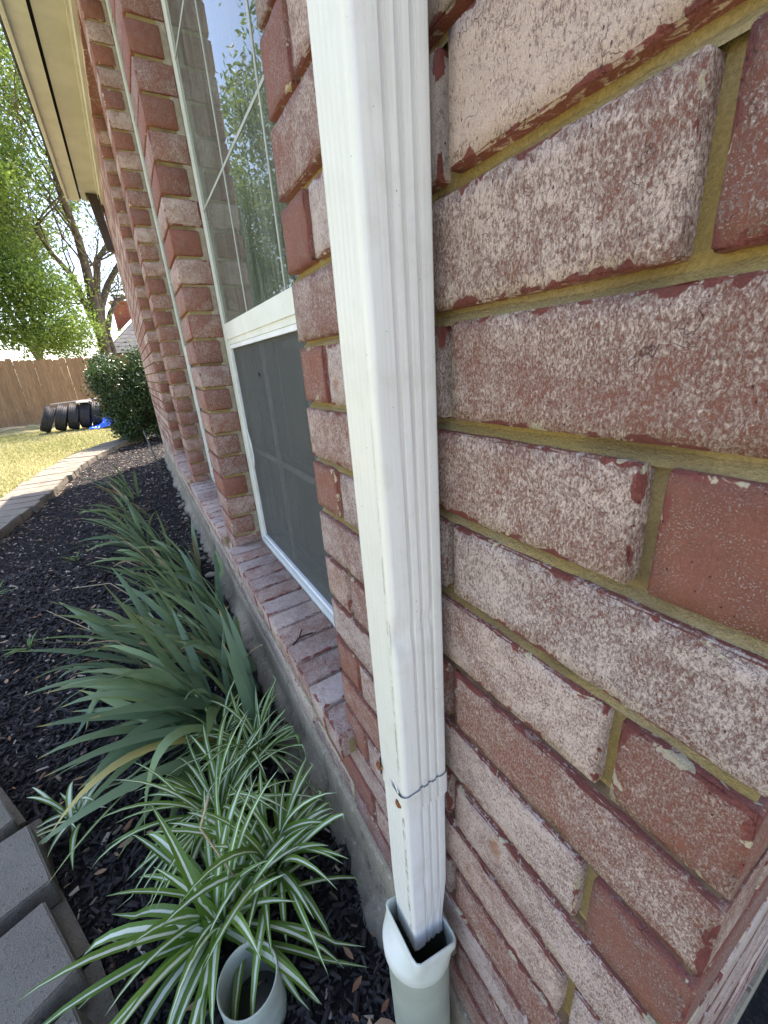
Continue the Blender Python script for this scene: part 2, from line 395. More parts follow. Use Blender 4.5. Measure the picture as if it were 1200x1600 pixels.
def chip_mat():
    m = NM('shredded_black_mulch'); t = m.attr('tint').outputs['Fac']
    cr = m.n('ShaderNodeValToRGB'); m.L(t, cr.inputs[0]); e = cr.color_ramp.elements
    e[0].position = 0; e[0].color = (.009, .008, .008, 1); e[1].position = .80; e[1].color = (.042, .038, .036, 1)
    for ps, c in ((.86, (.10, .065, .045, 1)), (.93, (.30, .24, .18, 1)), (1.0, (.55, .48, .38, 1))):
        k = e.new(ps); k.color = c
    return m.fin(cr.outputs[0], .62, .4)
def bed_region(x0, x1, p=1.0):
    def f(r, n):
        x = x0 + (x1 - x0) * r.uniform(0, 1, n) ** p; y = r.uniform(-.02, 1.45, n)
        ok = (y < edge_y(x) + .03) & ((y > .005) | (x > 6.8)); x = x[ok]; y = y[ok]
        z = mulch_h(x, y) + r.uniform(0, .014, len(x)); return np.stack([x, y, z], -1)
    return f
def pal(r, n):
    t = r.uniform(0, .8, n); k = r.uniform(0, 1, n); t = np.where(k > .955, r.uniform(.84, 1.0, n), t); return t
def pal2(r, n):
    t = r.uniform(0, .86, n); k = r.uniform(0, 1, n); return np.where(k > .86, r.uniform(.86, 1.0, n), t)
M_CHIP = chip_mat()
tag(chips('mulch', 30000, bed_region(.1, 3.2, 1.3), (.008, .030), 3, pal, M_CHIP), 'shredded black mulch covering the planting bed', 'mulch', kind='stuff')
tag(chips('mulch', 26000, bed_region(2.8, 9.2, 1.2), (.007, .018), 4, pal2, M_CHIP), 'far black mulch of the planting bed with pale flecks', 'mulch', kind='stuff')
# fallen leaves
def leaf_litter():
    r = np.random.default_rng(8); n = 420; mb = MB()
    xs = .2 + 6.5 * r.uniform(0, 1, n) ** 1.6; ys = r.uniform(.03, 1.3, n)
    for x, y in zip(xs, ys):
        if y > edge_y(x): continue
        L = r.uniform(.008, .022); W = L * r.uniform(.3, .5); a = r.uniform(0, 6.28); c, s = math.cos(a), math.sin(a)
        z = float(mulch_h(x, y)) + .018; pts = [(-1, 0, .1), (-.3, .8, .3), (.4, .7, .25), (1, 0, .5), (.4, -.7, .1), (-.3, -.8, .2), (0, 0, -.1)]
        v = [(x + (px * L) * c - (py * W) * s, y + px * L * s + py * W * c, z + pz * W * r.uniform(.3, 1.3)) for px, py, pz in pts]
        mb.add(v, [(0, 1, 6), (1, 2, 6), (2, 3, 6), (3, 4, 6), (4, 5, 6), (5, 0, 6)], tint=float(r.uniform(0, 1)))
    m = NM('dead_leaf'); t = m.attr('tint').outputs['Fac']; m.fin(m.mix(t, (.20, .085, .045), (.42, .29, .18)), .7, .2)
    return mb.build('leaf_litter', m.m, None, False)
tag(leaf_litter(), 'small dry brown leaves scattered over the black mulch', 'fallen leaves', kind='stuff')

# edging stones along the bed = garden path
def stone_mat():
    m = NM('concrete_paver'); p = m.pos(); a = m.noise(p, 12, 4, .6); b = m.noise(p, 420, 3, .7); r = m.n('ShaderNodeObjectInfo').outputs['Random']
    col = m.mix(m.ramp(a, .3, .7), (.165, .148, .110), (.27, .24, .185)); col = m.mix(m.math('MULTIPLY', r, .5), col, (.22, .185, .16))
    col = m.mix(m.ramp(b, .60, .72), col, (.46, .45, .43)); col = m.mix(m.ramp(m.noise(p, 130, 4, .7), .56, .7), col, (.07, .065, .06)); m.bump(m.math('ADD', m.math('MULTIPLY', b, 1.4), m.math('MULTIPLY', m.noise(p, 130, 4, .7), 1.6)), .0035, 1.0)
    return m.fin(col, m.ramp(a, .3, .7, .38, .62), .5)
M_STONE = stone_mat()
path = mesh_obj('path', [(x, y, -.02) for x, y in zip(EX, EY)] + [(x - .1, y + .55, -.02) for x, y in zip(EX, EY)],
                [(i, i + 1, len(EX) + i + 1, len(EX) + i) for i in range(len(EX) - 1)], simple('path_sand', (.30, .26, .20), .95, .1, 40, (.22, .19, .14), .004))
tag(path, kind='structure')
def stone_mesh(seed, w=.196, dpt=.42, h=.075):
    r = random.Random(seed); bm = bmesh.new(); bmesh.ops.create_cube(bm, size=1)
    for v in bm.verts:
        v.co.x *= w * (1.0 if v.co.y < 0 else 1.12); v.co.y *= dpt; v.co.z *= h
        v.co += Vector((r.uniform(-.006, .006), r.uniform(-.008, .008), r.uniform(-.002, .002)))
    bmesh.ops.bevel(bm, geom=bm.edges[:], offset=.0035, segments=2, affect='EDGES')
    me = bpy.data.meshes.new('stone'); bm.to_mesh(me); bm.free(); me.materials.append(M_STONE); return me
SM = [stone_mesh(i) for i in range(6)]
def place_stones():
    ds = [0.0]
    for i in range(1, len(EX)): ds.append(ds[-1] + math.hypot(EX[i] - EX[i - 1], EY[i] - EY[i - 1]))
    s = .05; k = 0
    while s < ds[-1] - .2:
        x = np.interp(s, ds, EX); y = np.interp(s, ds, EY); x2 = np.interp(s + .02, ds, EX); y2 = np.interp(s + .02, ds, EY)
        a = math.atan2(y2 - y, x2 - x) + random.uniform(-.05, .05)
        for lay in range(2):
            o = bpy.data.objects.new('stone', SM[(k + lay * 3) % 6]); link(o, path)
            off = .21 + random.uniform(-.018, .02) + (0 if lay else -.018)
            o.location = (x - math.sin(a) * off + (.09 * math.cos(a) if not lay else 0), y + math.cos(a) * off + (.09 * math.sin(a) if not lay else 0), (.062 if lay else -.016) + random.uniform(-.003, .003))
            if x > 3: o.location.z -= .035
            if x < 1.4 and lay: o.scale = (.93, 1, 1); a += random.uniform(-.05, .05)
            o.rotation_euler = (random.uniform(-.012, .012), random.uniform(-.012, .012), a)
        s += .222; k += 1
place_stones()

# lawn blades
def grass():
    r = np.random.default_rng(5); n = 90000
    x = 4.2 + 9.2 * r.uniform(0, 1, n); y = r.uniform(.2, 5.5, n)
    ok = (y > edge_y(x) + .46) | (x > 9.3); ok &= (y > (x - 5) * -.1 + .2); x = x[ok]; y = y[ok]; n = len(x)
    h = r.uniform(.02, .05, n); a = r.uniform(0, 6.28, n); wd = r.uniform(.004, .009, n) * (1 + .05 * x)
    P = np.stack([x, y, 0 * x - .036], -1); side = np.stack([np.cos(a), np.sin(a), 0 * a], -1) * wd[:, None]
    tip = np.stack([r.normal(0, .022, n), r.normal(0, .022, n), h], -1)
    V = np.stack([P - side, P + side, P + tip], 1).reshape(-1, 3); F = np.arange(3 * n).reshape(-1, 3)
    tn = np.clip(.35 + .25 * np.sin(x * 1.3 + 1) * np.cos(y * 1.9) + r.normal(0, .25, n), 0, 1)
    return mesh_obj('grass', V, F, M_GRASS, None, False, {'tint': ('F', np.repeat(tn, 3))})
tag(grass(), 'short yellow green lawn grass beyond the planting bed', 'grass', kind='stuff')

# ------------------------------------------------------------------ house wall
PITCH = .0801; Z0 = 1.207; GAP = .0050
def zj(k): return Z0 - PITCH * k
HEAD = 2.845; SILL_Z = .447; Y_FRAME = -.104
XE, XEND = .027, 6.62                      # near corner and far end of the wall
OPEN = [(.584, 1.589), (1.810, 2.812), (3.032, 4.036)]
house = empty('brick_house', (3, -.1, 0))
tag(house, 'brick house wall in shade with three tall windows beside the planting bed', 'house')

def lattice(hx, hy, hz, b, sx, sz, jit, r):
    """closed rounded box on a lattice: extreme coordinates plus rings b inside, optional extra rows along x and z"""
    def ax(h, n):
        b2 = min(b, h * .45)
        inner = np.linspace(-h + b2, h - b2, n + 1); return np.concatenate([[-h], inner, [h]])
    A = [ax(hx, sx), ax(hy, 1), ax(hz, sz)]; N = [len(a) for a in A]; idx = {}; V = []; F = []
    def vid(i, j, k):
        key = (i, j, k)
        if key not in idx:
            p = [A[0][i], A[1][j], A[2][k]]; ex = [i in (0, N[0] - 1), j in (0, N[1] - 1), k in (0, N[2] - 1)]
            ne = sum(ex)
            if ne >= 2:
                c = b * (.36 if ne == 2 else .5)
                for q in range(3):
                    if ex[q]: p[q] -= math.copysign(c + (abs(r.gauss(0, jit)) if jit else 0), p[q])
            elif jit:
                for q in range(3):
                    if not ex[q]: p[q] += r.uniform(-jit, jit) * .4
                    else: p[q] += r.uniform(-jit, jit) * .35
            idx[key] = len(V); V.append(tuple(p))
        return idx[key]
    for i in range(N[0] - 1):
        for j in range(N[1] - 1):
            F.append((vid(i, j, 0), vid(i, j + 1, 0), vid(i + 1, j + 1, 0), vid(i + 1, j, 0)))
            k = N[2] - 1; F.append((vid(i, j, k), vid(i + 1, j, k), vid(i + 1, j + 1, k), vid(i, j + 1, k)))
    for i in range(N[0] - 1):
        for k in range(N[2] - 1):
            F.append((vid(i, 0, k), vid(i + 1, 0, k), vid(i + 1, 0, k + 1), vid(i, 0, k + 1)))
            j = N[1] - 1; F.append((vid(i, j, k), vid(i, j, k + 1), vid(i + 1, j, k + 1), vid(i + 1, j, k)))
    for j in range(N[1] - 1):
        for k in range(N[2] - 1):
            F.append((vid(0, j, k), vid(0, j, k + 1), vid(0, j + 1, k + 1), vid(0, j + 1, k)))
            i = N[0] - 1; F.append((vid(i, j, k), vid(i, j + 1, k), vid(i, j + 1, k + 1), vid(i, j, k + 1)))
    return V, F
SIMPLE_F = [(0, 1, 3, 2), (4, 6, 7, 5), (0, 4, 5, 1), (2, 3, 7, 6), (0, 2, 6, 4), (1, 5, 7, 3)]
RB = random.Random(21)
BM = MB(); BRICKS = [0]
def brick(x0, x1, y0, y1, z0, z1, cov=None, smear=None, lod=1, rot=None):
    cov = RB.uniform(-.03, .22) if cov is None else cov; smear = RB.uniform(-.12, .06) if smear is None else smear; rnd = RB.random()
    hx, hy, hz = (x1 - x0) / 2, (y1 - y0) / 2, (z1 - z0) / 2; c = ((x0 + x1) / 2, (y0 + y1) / 2 + (RB.uniform(-.0012, .0012) if lod else 0), (z0 + z1) / 2 + (RB.uniform(-.001, .001) if lod else 0))
    if lod == 0:
        V = [(sx * hx, sy * hy, sz * hz) for sx in (-1, 1) for sy in (-1, 1) for sz in (-1, 1)]; F = SIMPLE_F
    elif lod == 1: V, F = lattice(hx, hy, hz, .0026, 1, 1, .0005, RB)
    else: V, F = lattice(hx, hy, hz, .0015, max(3, int(hx * 2 / .009)), 6, .0008, RB)
    n = len(V)
    if lod == 0:
        BM.add([(v[0] + c[0], v[1] + c[1], v[2] + c[2]) for v in V], F, bp=[tuple(v) for v in V], bh=[(hx, hy, hz)] * n, cov=[cov] * n, smear=[smear] * n, rnd=[rnd] * n); return None
    me = bpy.data.meshes.new('brick'); me.from_pydata(V, [], F); me.materials.append(M_BRICK)
    for k, d in (('bp', V), ('bh', [(hx, hy, hz)] * n)):
        a = me.attributes.new(k, 'FLOAT_VECTOR', 'POINT'); a.data.foreach_set('vector', np.asarray(d, dtype=np.float32).ravel())
    for k, d in (('cov', cov), ('smear', smear), ('rnd', rnd)):
        a = me.attributes.new(k, 'FLOAT', 'POINT'); a.data.foreach_set('value', np.full(n, d, dtype=np.float32))
    me.polygons.foreach_set('use_smooth', [True] * len(me.polygons))
    o = bpy.data.objects.new('brick', me); o.location = (c[0] - house.location.x, c[1] - house.location.y, c[2] - house.location.z)
    if rot: o.rotation_euler = rot
    link(o, house); BRICKS[0] += 1; return o

J = .0105
for k in range(-23, 13):
    zb, zt = zj(k + 1) + GAP, zj(k) - GAP; A = (k % 2 == 0)
    if zt > 3.0: continue
    near = zb < 1.75
    lod_n = 2 if zb < 1.42 else (1 if near else 0)
    # near stretch between the corner and the first window
    segs = [(XE, .0955), (.1057, .347), (.3575, .584)] if A else [(XE, .2570), (.2675, .4935), (.504, .584)]
    if zb > HEAD or zt < SILL_Z: segs[-1] = (segs[-1][0], segs[-1][0] + .236)
    pale = .15 if k <= 0 else (.09 if k in (1, 3) else 0.06)
    for q, (a, b) in enumerate(segs):
        cv = pale + RB.uniform(-.03, .09)
        if A and q == 0: cv = {0: -.05, 2: -.20, 4: -.02, 6: -.06}.get(k, cv)
        if q == 2: cv = RB.uniform(.0, .12) if A else RB.uniform(-.14, .1)
        dep = .225 if (A and q == 0) else .07
        sm = {2: -.02, 3: .02, 4: .0}.get(k, None) if near else None
        brick(a, b, -dep, 0, zb, zt, cov=cv, smear=(.06 if (k in (2, 3, 4) and q == 0) else sm), lod=(lod_n if q < 2 or near else lod_n) if near else 0)
    # window jamb backs and piers
    if zt < HEAD + .02 and zb > SILL_Z - .05:
        brick(1.589, 1.7995, -.087 if A else -.1035, 0, zb, zt, cov=(-.08 + RB.uniform(-.10, .12)) if A else RB.uniform(-.04, .12), smear=-.12 + (.15 if k > 7 else 0), lod=1)
        brick(2.812, 3.0215, -.087 if not A else -.1035, 0, zb, zt, cov=(-.08 + RB.uniform(-.08, .1)) if not A else RB.uniform(-.05, .12), lod=1)
        # far stretch
        xs = [4.036, 4.17] if A else [4.036, 4.26]
        while xs[-1] < XEND - .14: xs.append(min(xs[-1] + .2405, XEND))
        for i in range(len(xs) - 1):
            brick(xs[i], xs[i + 1] - J, -.07 if A else -.1, 0, zb, zt, cov=RB.uniform(-.1, .15) if i else (-.25 if A else .05), lod=1 if i == 0 else 0)
    else:
        x = segs[-1][1] + J; i = 0; 
        while x < XEND - .05:
            x1 = min(x + (.230 if i or A else .12), XEND)
            low = zt < SILL_Z
            brick(x, x1, -.07, 0, zb, zt, cov=RB.uniform(-.02, .2), smear=(.42 if k >= 11 else (.25 if k == 10 else 0.08)), lod=1 if (low and x < 4.2 and k > 8) else 0)
            x = x1 + J; i += 1
    # return wall round the near corner
    y = -.0 - (.225 if A else .07) - J; i = 0
    while y > -3.2:
        y1 = y - .230
        brick(XE, XE + .07, y1, y, zb, zt, cov=RB.uniform(.05, .22), lod=1 if (i < 1 and .1 < zb < .95) else 0); y = y1 - J; i += 1
# sloping brick sills (rowlock courses)
for wi, (a, b) in enumerate(OPEN):
    n = 13; p = (b - a + .036) / n
    for i in range(n):
        x0 = a - .034 + p * i + .0045; x1 = x0 + p - .009
        o = brick(x0, x1, -.1025, .030, SILL_Z - .062, SILL_Z, cov=RB.uniform(.06, .17), smear=-.3, lod=1, rot=(math.radians(-2.5), 0, RB.uniform(-.006, .006)))
mass = BM.build('brick_mass', M_BRICK, house, off=False); tag(mass, kind='stuff')
print('bricks', BRICKS[0])

# mortar core, recessed behind the brick faces
mo = MB(); R = -.0105
def mslab(x0, x1, z0, z1, y1=R, y0=-.098): mo.box(x0, x1, y0, y1, z0, z1)
mslab(XE + .0085, OPEN[0][0] - .006, .160, 3.05)
for (a, b), (c, d) in zip(OPEN[:-1], OPEN[1:]): mslab(b + .006, c - .006, .160, 3.05)
mslab(OPEN[2][1] + .006, XEND - .006, .160, 3.05)
for a, b in OPEN:
    mslab(a - .006, b + .006, .160, SILL_Z - .026, R); mslab(a - .006, b + .006, HEAD, 3.05, R)
    mo.box(a - .03, b - .002, R, .012, SILL_Z - .06, SILL_Z - .024)
mo.box(XE + .0085, XE + .065, -3.2, -.09, .160, 3.05)
mo.build('mortar', M_MORTAR, house, off=False)
# pointing between jamb bricks and the window frames
M_JM = (simple('pale_jamb_mortar', (.36, .32, .25), .95, .1, 60, (.27, .235, .175), .003))
for a, b in OPEN:
    pt = MB(); pt.box(b + .0045, b + .012, -.1038, -.080, SILL_Z, HEAD); pt.build('jamb_mortar', M_JM, house)

M_MORTAR_DARK = simple('dark_brown_mortar', (.16, .105, .065), .95, .1, 120, (.09, .06, .04), .002, 4)  # darker brown mortar for the lower bed joints
def bed_joint(k):
    zc = zj(k); n = 150; V = []; F = []; rr = random.Random(k + 50); ph = [rr.uniform(0, 6) for _ in range(5)]
    for i in range(n + 1):
        x = XE + .004 + (.580 - XE) * i / n
        w = .0006 * math.sin(x * 61 + ph[0]) + .0005 * math.sin(x * 143 + ph[1]) + rr.uniform(-.0004, .0004); d = .0012 * math.sin(x * 27 + ph[2]) + rr.uniform(-.0003, .0003)
        for z, y in ((GAP + .0008, -.0135), (GAP * .35, -.0112), (-GAP * .3, -.0076), (-GAP * .8 + w, -.0056), (-GAP - .001, -.0050)): V.append((x, y + d * .8 + w * .5, zc + z))
    for i in range(n):
        for j in range(4): a = i * 5 + j; F.append((a, a + 1, a + 6, a + 5))
    mesh_obj('mortar_joint', V, F, M_MORTAR if k < 5 else M_MORTAR_DARK, house, True, off=True)
for k in range(-3, 13): bed_joint(k)

# foundation: slab edge with rough spilled concrete at its foot
def foundation():
    r = np.random.default_rng(4); nx = 420; xs = np.linspace(XE - .004, XEND, nx)
    prof = [(.158, -.03), (.158, .002), (.150, .005), (.125, .005), (.10, .0055), (.075, .006), (.055, .007), (.042, .010), (.030, .016), (.018, .024), (.006, .032), (-.008, .040), (-.05, .05)]
    V = []; nx = 900; xs = np.linspace(XE - .004, XEND, nx); G = r.normal(0, 1, (nx + 40, len(prof)))
    ker = np.hanning(9); ker /= ker.sum(); G = np.stack([np.convolve(G[:, j], ker, 'same') for j in range(len(prof))], 1)
    ker2 = np.hanning(41); ker2 /= ker2.sum(); G2 = np.convolve(r.normal(0, 1, nx + 40), ker2, 'same') * 3
    for i, x in enumerate(xs):
        for j, (z, y) in enumerate(prof):
            g = min(1, max(0, (.062 - z) / .05)); edge = max(0, G2[i] + .2) * g
            V.append((x, y + .0006 * G[i, j] + g * .008 * G[i, j] + .016 * edge, z + (g * .007 * G[i, (j + 3) % len(prof)] + .012 * edge * (z > -.04)) if j > 2 else z))
    m = len(prof); F = [(i * m + j, (i + 1) * m + j, (i + 1) * m + j + 1, i * m + j + 1) for i in range(nx - 1) for j in range(m - 1)]
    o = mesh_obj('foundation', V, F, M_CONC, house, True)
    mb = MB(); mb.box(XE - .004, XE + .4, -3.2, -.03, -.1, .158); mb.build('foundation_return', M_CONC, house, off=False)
    rr = random.Random(2)
    for i in range(30):
        x = rr.choice([rr.uniform(.6, 1.2), rr.uniform(1.4, 4.5)]); bm = bmesh.new(); bmesh.ops.create_icosphere(bm, subdivisions=2, radius=1)
        s = rr.uniform(.012, .032)
        for v in bm.verts: v.co = v.co * s * rr.uniform(.75, 1.1); v.co.z *= .6; v.co.x *= 1.5
        me = bpy.data.meshes.new('concrete_lump'); bm.to_mesh(me); bm.free(); me.materials.append(M_CONC)
        o = bpy.data.objects.new('concrete_lump', me); o.location = Vector((x, .035 + rr.uniform(0, .04), .004)) - house.location; o.rotation_euler.z = rr.uniform(0, 3); link(o, house)
foundation()

# soffit, fascia, frieze, roof
def boxpart(name, mat, parent, *bx):
    mb = MB()
    for q in bx: mb.box(*q)
    return mb.build(name, mat, parent)
XR0, XR1 = -1.2, 6.40
boxpart('frieze_board', M_TRIM, house, (XR0, 6.36, -.06, .020, 2.862, 3.0), (XR0, 6.36, .020, .034, 2.95, 3.0))
boxpart('soffit_panel', M_TRIM, house, (XR0, XR1, -.06, .190, 3.0, 3.02))
boxpart('soffit_vent', M_DARK, house, (XR0, XR1 - .01, .191, .209, 3.012, 3.03))
boxpart('soffit_edge', M_TRIM2, house, (XR0, XR1, .210, .318, 2.995, 3.02), (XR0, XR1, .209, .216, 2.985, 2.995))
boxpart('fascia_board', M_TRIM2, house, (XR0, XR1, .3185, .338, 2.972, 3.13), (XR0, XR1, .3385, .350, 3.09, 3.14))
rf = MB(); s = .55
rf.add([(XR0, .37, 3.13), (XR1 + .03, .37, 3.13), (XR1 + .03, -7, 3.13 + 7.37 * s), (XR0, -7, 3.13 + 7.37 * s), (XR0, .37, 3.15), (XR1 + .03, .37, 3.15), (XR1 + .03, -7, 3.15 + 7.37 * s), (XR0, -7, 3.15 + 7.37 * s)],
       [(0, 3, 2, 1), (4, 5, 6, 7), (0, 1, 5, 4), (1, 2, 6, 5), (2, 3, 7, 6), (3, 0, 4, 7)])
rf.build('roof', M_SHINGLE, house)
boxpart('gable_wall', M_MORTAR, house, (6.5, 6.6, -7, -.10, .0, 3.05))
# brown elbow hanging off the gutter at the far end of the eave
el = MB()
v8 = [(x, y, z) for x in (6.14, 6.24) for (y, z) in ((.002, 2.47), (.075, 2.47), (.030, 2.965), (.125, 2.965))]
el.add(v8, [(0, 1, 3, 2), (4, 6, 7, 5), (0, 4, 5, 1), (2, 3, 7, 6), (0, 2, 6, 4), (1, 5, 7, 3)])
el.box(6.13, 6.25, .020, .142, 2.9655, 2.994)
el.build('brown_leader', M_BROWN, house)
boxpart('leader_strap', M_BROWN, house, (6.0, 6.12, .021, .030, 2.70, 2.99))

# room behind the windows
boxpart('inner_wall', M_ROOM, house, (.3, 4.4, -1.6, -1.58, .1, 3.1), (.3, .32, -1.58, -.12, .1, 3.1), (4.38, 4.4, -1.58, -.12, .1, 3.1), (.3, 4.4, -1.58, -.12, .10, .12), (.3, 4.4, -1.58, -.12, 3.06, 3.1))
for a, b in OPEN:
    mb = MB(); n = 60
    V = []; F = []
    for i in range(n + 1):
        x = a - .02 + (b - a + .04) * i / n; y = -.30 + .012 * math.sin(i * 1.3) + .006 * math.sin(i * 2.9)
        V += [(x, y, .3), (x, y, HEAD)]
    F = [(2 * i, 2 * i + 2, 2 * i + 3, 2 * i + 1) for i in range(n)]
    mesh_obj('curtain', V, F, M_CURTAIN, house, True)

WLAB = ['nearest tall window, half hidden by the downspout, with a grey insect screen below', 'middle window seen edge on between two brick piers', 'farthest window, a sliver above its brick sill']
def window(i, a, b):
    wd = empty('window', (0, 0, 0)); wd.parent = house; wd['label'] = WLAB[i]
    wd.location = Vector(((a + b) / 2, Y_FRAME, SILL_Z)) - house.location
    z0, z1 = SILL_Z + .001, HEAD; zr = 1.212
    def P(name, mat, *bx):
        mb = MB()
        for q in bx: mb.box(*q)
        o = mb.build(name, mat, None); o.parent = wd; o.location = o.location - wd.location - house.location; return o
    yf = Y_FRAME
    P('frame', M_FRAME, (a + .001, a + .014, yf - .06, yf, z0, z1), (b - .014, b - .0005, yf - .06, yf, z0, z1), (a + .001, b - .0005, yf - .06, yf + .0005, z0 - .03, z0 - .0002), (a + .0142, b - .0142, yf - .06, yf - .0002, z0, z0 + .012), (a + .014, b - .014, yf - .06, yf, z1 - .03, z1),
      (a + .0142, a + .022, yf - .06, yf - .010, z0 + .016, zr - .013), (b - .022, b - .0142, yf - .06, yf - .010, z0 + .016, zr - .013))
    P('meeting_rail', M_FRAME, (a + .0145, b - .0145, yf - .05, yf - .002, zr - .012, zr + .036), (a + .022, b - .022, yf - .05, yf - .006, zr - .028, zr - .012))
    P('upper_pane', M_GLASS, (a + .0145, b - .0145, yf - .010, yf - .007, zr + .037, z1 - .03))
    P('lower_pane', M_GLASS, (a + .03, b - .03, yf - .054, yf - .050, z0 + .01, zr))
    P('screen_frame', M_WHITE, (a + .0225, a + .034, yf - .024, yf - .008, z0 + .0165, zr - .0285), (b - .034, b - .0225, yf - .024, yf - .008, z0 + .0165, zr - .0285), (a + .034, b - .034, yf - .024, yf - .008, z0 + .0165, z0 + .030), (a + .034, b - .034, yf - .024, yf - .008, zr - .041, zr - .0285))
    mesh = P('insect_screen', M_SCREEN, (a + .034, b - .034, yf - .0165, yf - .0160, z0 + .03, zr - .041))
    w3 = (b - a) / 3
    for xx in (a + w3, a + 2 * w3):
        P('muntin', M_GRILLE, (xx - .0034, xx + .0034, yf - .0068, yf - .0055, zr + .036, z1 - .03)); P('muntin', M_WHITE, (xx - .007, xx + .007, yf - .036, yf - .027, z0 + .016, zr - .03))
    for zz in (zr + .36, zr + .72, zr + 1.08, zr + 1.44): P('muntin', M_GRILLE, (a + .0146, b - .0146, yf - .0066, yf - .0057, zz - .0034, zz + .0034))
    for zz in (.82,): P('muntin', M_WHITE, (a + .034, b - .034, yf - .0345, yf - .0285, zz - .008, zz + .008))
    return wd
wins = [window(i, a, b) for i, (a, b) in enumerate(OPEN)]
def winpart(name, mat, verts, faces):
    o = mesh_obj(name, verts, faces, mat, None, True, off=True); o.parent = wins[0]; o.location = o.location - wins[0].location - house.location
    return o
v, f = tube_geo([(1.53, -.108, .905), (1.50, -.106, .90), (1.475, -.105, .86), (1.47, -.105, .81), (1.485, -.105, .775), (1.50, -.105, .77)], .0022, 6); winpart('pull_cord', M_WHITE, v, f)

# ------------------------------------------------------------------ downspout
XA, XB, YA, YB = .2575, .309, .010, .0680
def profile(grow=0.0, groove=True, ribs=.00012):
    x0, x1, y0, y1 = XA - grow, XB + grow, YA - grow, YB + grow; r = .006 + grow; pts = []
    def arc(cx, cy, a0, a1, n=5):
        for i in range(n + 1):
            a = a0 + (a1 - a0) * i / n; pts.append((cx + r * math.cos(a), cy + r * math.sin(a)))
    # walk the near (-X) face from the outer corner to the wall, then round
    arc(x0 + r, y1 - r, math.pi / 2, math.pi, 9)
    if groove:
        for gy in (.0455, .0350, .0245):
            for dy, dx in ((.0026, 0), (.0021, .0014), (-.0019, .0014), (-.0024, 0)): pts.append((x0 + dx, gy + dy))
    arc(x0 + r, y0 + r, math.pi, 1.5 * math.pi, 3); arc(x1 - r, y0 + r, 1.5 * math.pi, 2 * math.pi, 3); arc(x1 - r, y1 - r, 0, math.pi / 2, 5)
    n = 5; xs0, xs1 = x1 - r, x0 + r + .004
    for i in range(n):
        c = xs0 + (xs1 - xs0) * (i + .5) / n; h = (xs1 - xs0) / n * .5
        for q, dd in ((-.7, 0), (-.35, ribs), (.35, ribs), (.7, 0)): pts.append((c + h * q, y1 - dd))
    return pts
def extr(name, prof, zs, mat, parent, deform=None, closed=True):
    V = []; F = []; n = len(prof)
    for z in zs:
        for x, y in prof:
            p = (x, y, z)
            V.append(deform(*p) if deform else p)
    m = n if closed else n - 1
    for i in range(len(zs) - 1):
        for k in range(m): F.append((i * n + k, i * n + (k + 1) % n, (i + 1) * n + (k + 1) % n, (i + 1) * n + k))
    o = mesh_obj(name, V, F, mat, parent, True, off=True); o.data.set_sharp_from_angle(angle=math.radians(24)); return o
spout = empty('downspout', (.283, .039, .38))
tag(spout, 'tall white ribbed metal downspout fixed to the brick wall in front of the window', 'downspout')
DENTS = [(.2575, .060, .868, .012, .016, .0046), (.2575, .030, .875, .006, .010, .0028), (.2575, .052, .50, .006, .014, .003), (.2575, .055, 1.06, .01, .05, .0012), (.2575, .05, 1.18, .02, .1, .0008)]
def dent(x, y, z):
    if x < XA + .004:
        for dx, dy, dz, ry, rz, d in DENTS:
            q = ((y - dy) / ry) ** 2 + ((z - dz) / rz) ** 2
            if q < 9: x += d * math.exp(-q)
    x += .0006 * math.sin(z * 7) ; y += .0007 * math.sin(z * 5 + 1)
    return (x, y, z)
zs = list(np.arange(.642, 1.6, .0045)) + list(np.arange(1.6, 2.98, .06))
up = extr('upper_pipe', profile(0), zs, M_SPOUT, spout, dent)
def lowdef(x, y, z):
    x, y, z = dent(x, y, z)
    if z < .47:   # crimped wavy bottom edge
        g = min(1, (.47 - z) / .07)
        if z < .40: z += .004 * math.sin(x * 900) * math.sin(y * 700 + 1)
        x += (.262 - x) * .06 * g; y += (.060 - y) * .15 * g
    return (x, y, z)
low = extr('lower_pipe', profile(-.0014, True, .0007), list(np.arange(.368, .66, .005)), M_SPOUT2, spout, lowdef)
bp_ = [p for p in profile(.0026, True)][:]
k0 = 25
strap_prof = bp_[:k0]; tail = bp_[-9:]
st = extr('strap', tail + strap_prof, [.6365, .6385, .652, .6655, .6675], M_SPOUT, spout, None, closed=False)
def screw(x, y, z, ax=(0, 1, 0)):
    bm = bmesh.new(); bmesh.ops.create_cone(bm, segments=6, radius1=.0042, radius2=.0036, depth=.003, cap_ends=True)
    bmesh.ops.translate(bm, verts=bm.verts, vec=(0, 0, .001)); bmesh.ops.create_cone(bm, segments=16, radius1=.0055, radius2=.005, depth=.0012, cap_ends=True)
    me = bpy.data.meshes.new('screw'); bm.to_mesh(me); bm.free(); me.materials.append(M_RUST)
    o = bpy.data.objects.new('screw', me); o.rotation_euler = Vector(ax).to_track_quat('Z', 'Y').to_euler(); o.location = Vector((x, y, z)) - spout.location; link(o, spout)
screw(.2655, .0700, .652); screw(.3065, .0695, .664)
v, f = tube_geo([(.3035, .0690, .679), (.3022, .0692, .670), (.3028, .0692, .661), (.3040, .069, .654)], .0009, 5); mesh_obj('split_seam', v, f, M_DARK, spout)
v, f = tube_geo([(.2760, .0688, .6762), (.2700, .0694, .6720), (.2650, .0698, .6680)], .0006, 5); mesh_obj('torn_lip', v, f, M_SPOUT, spout)

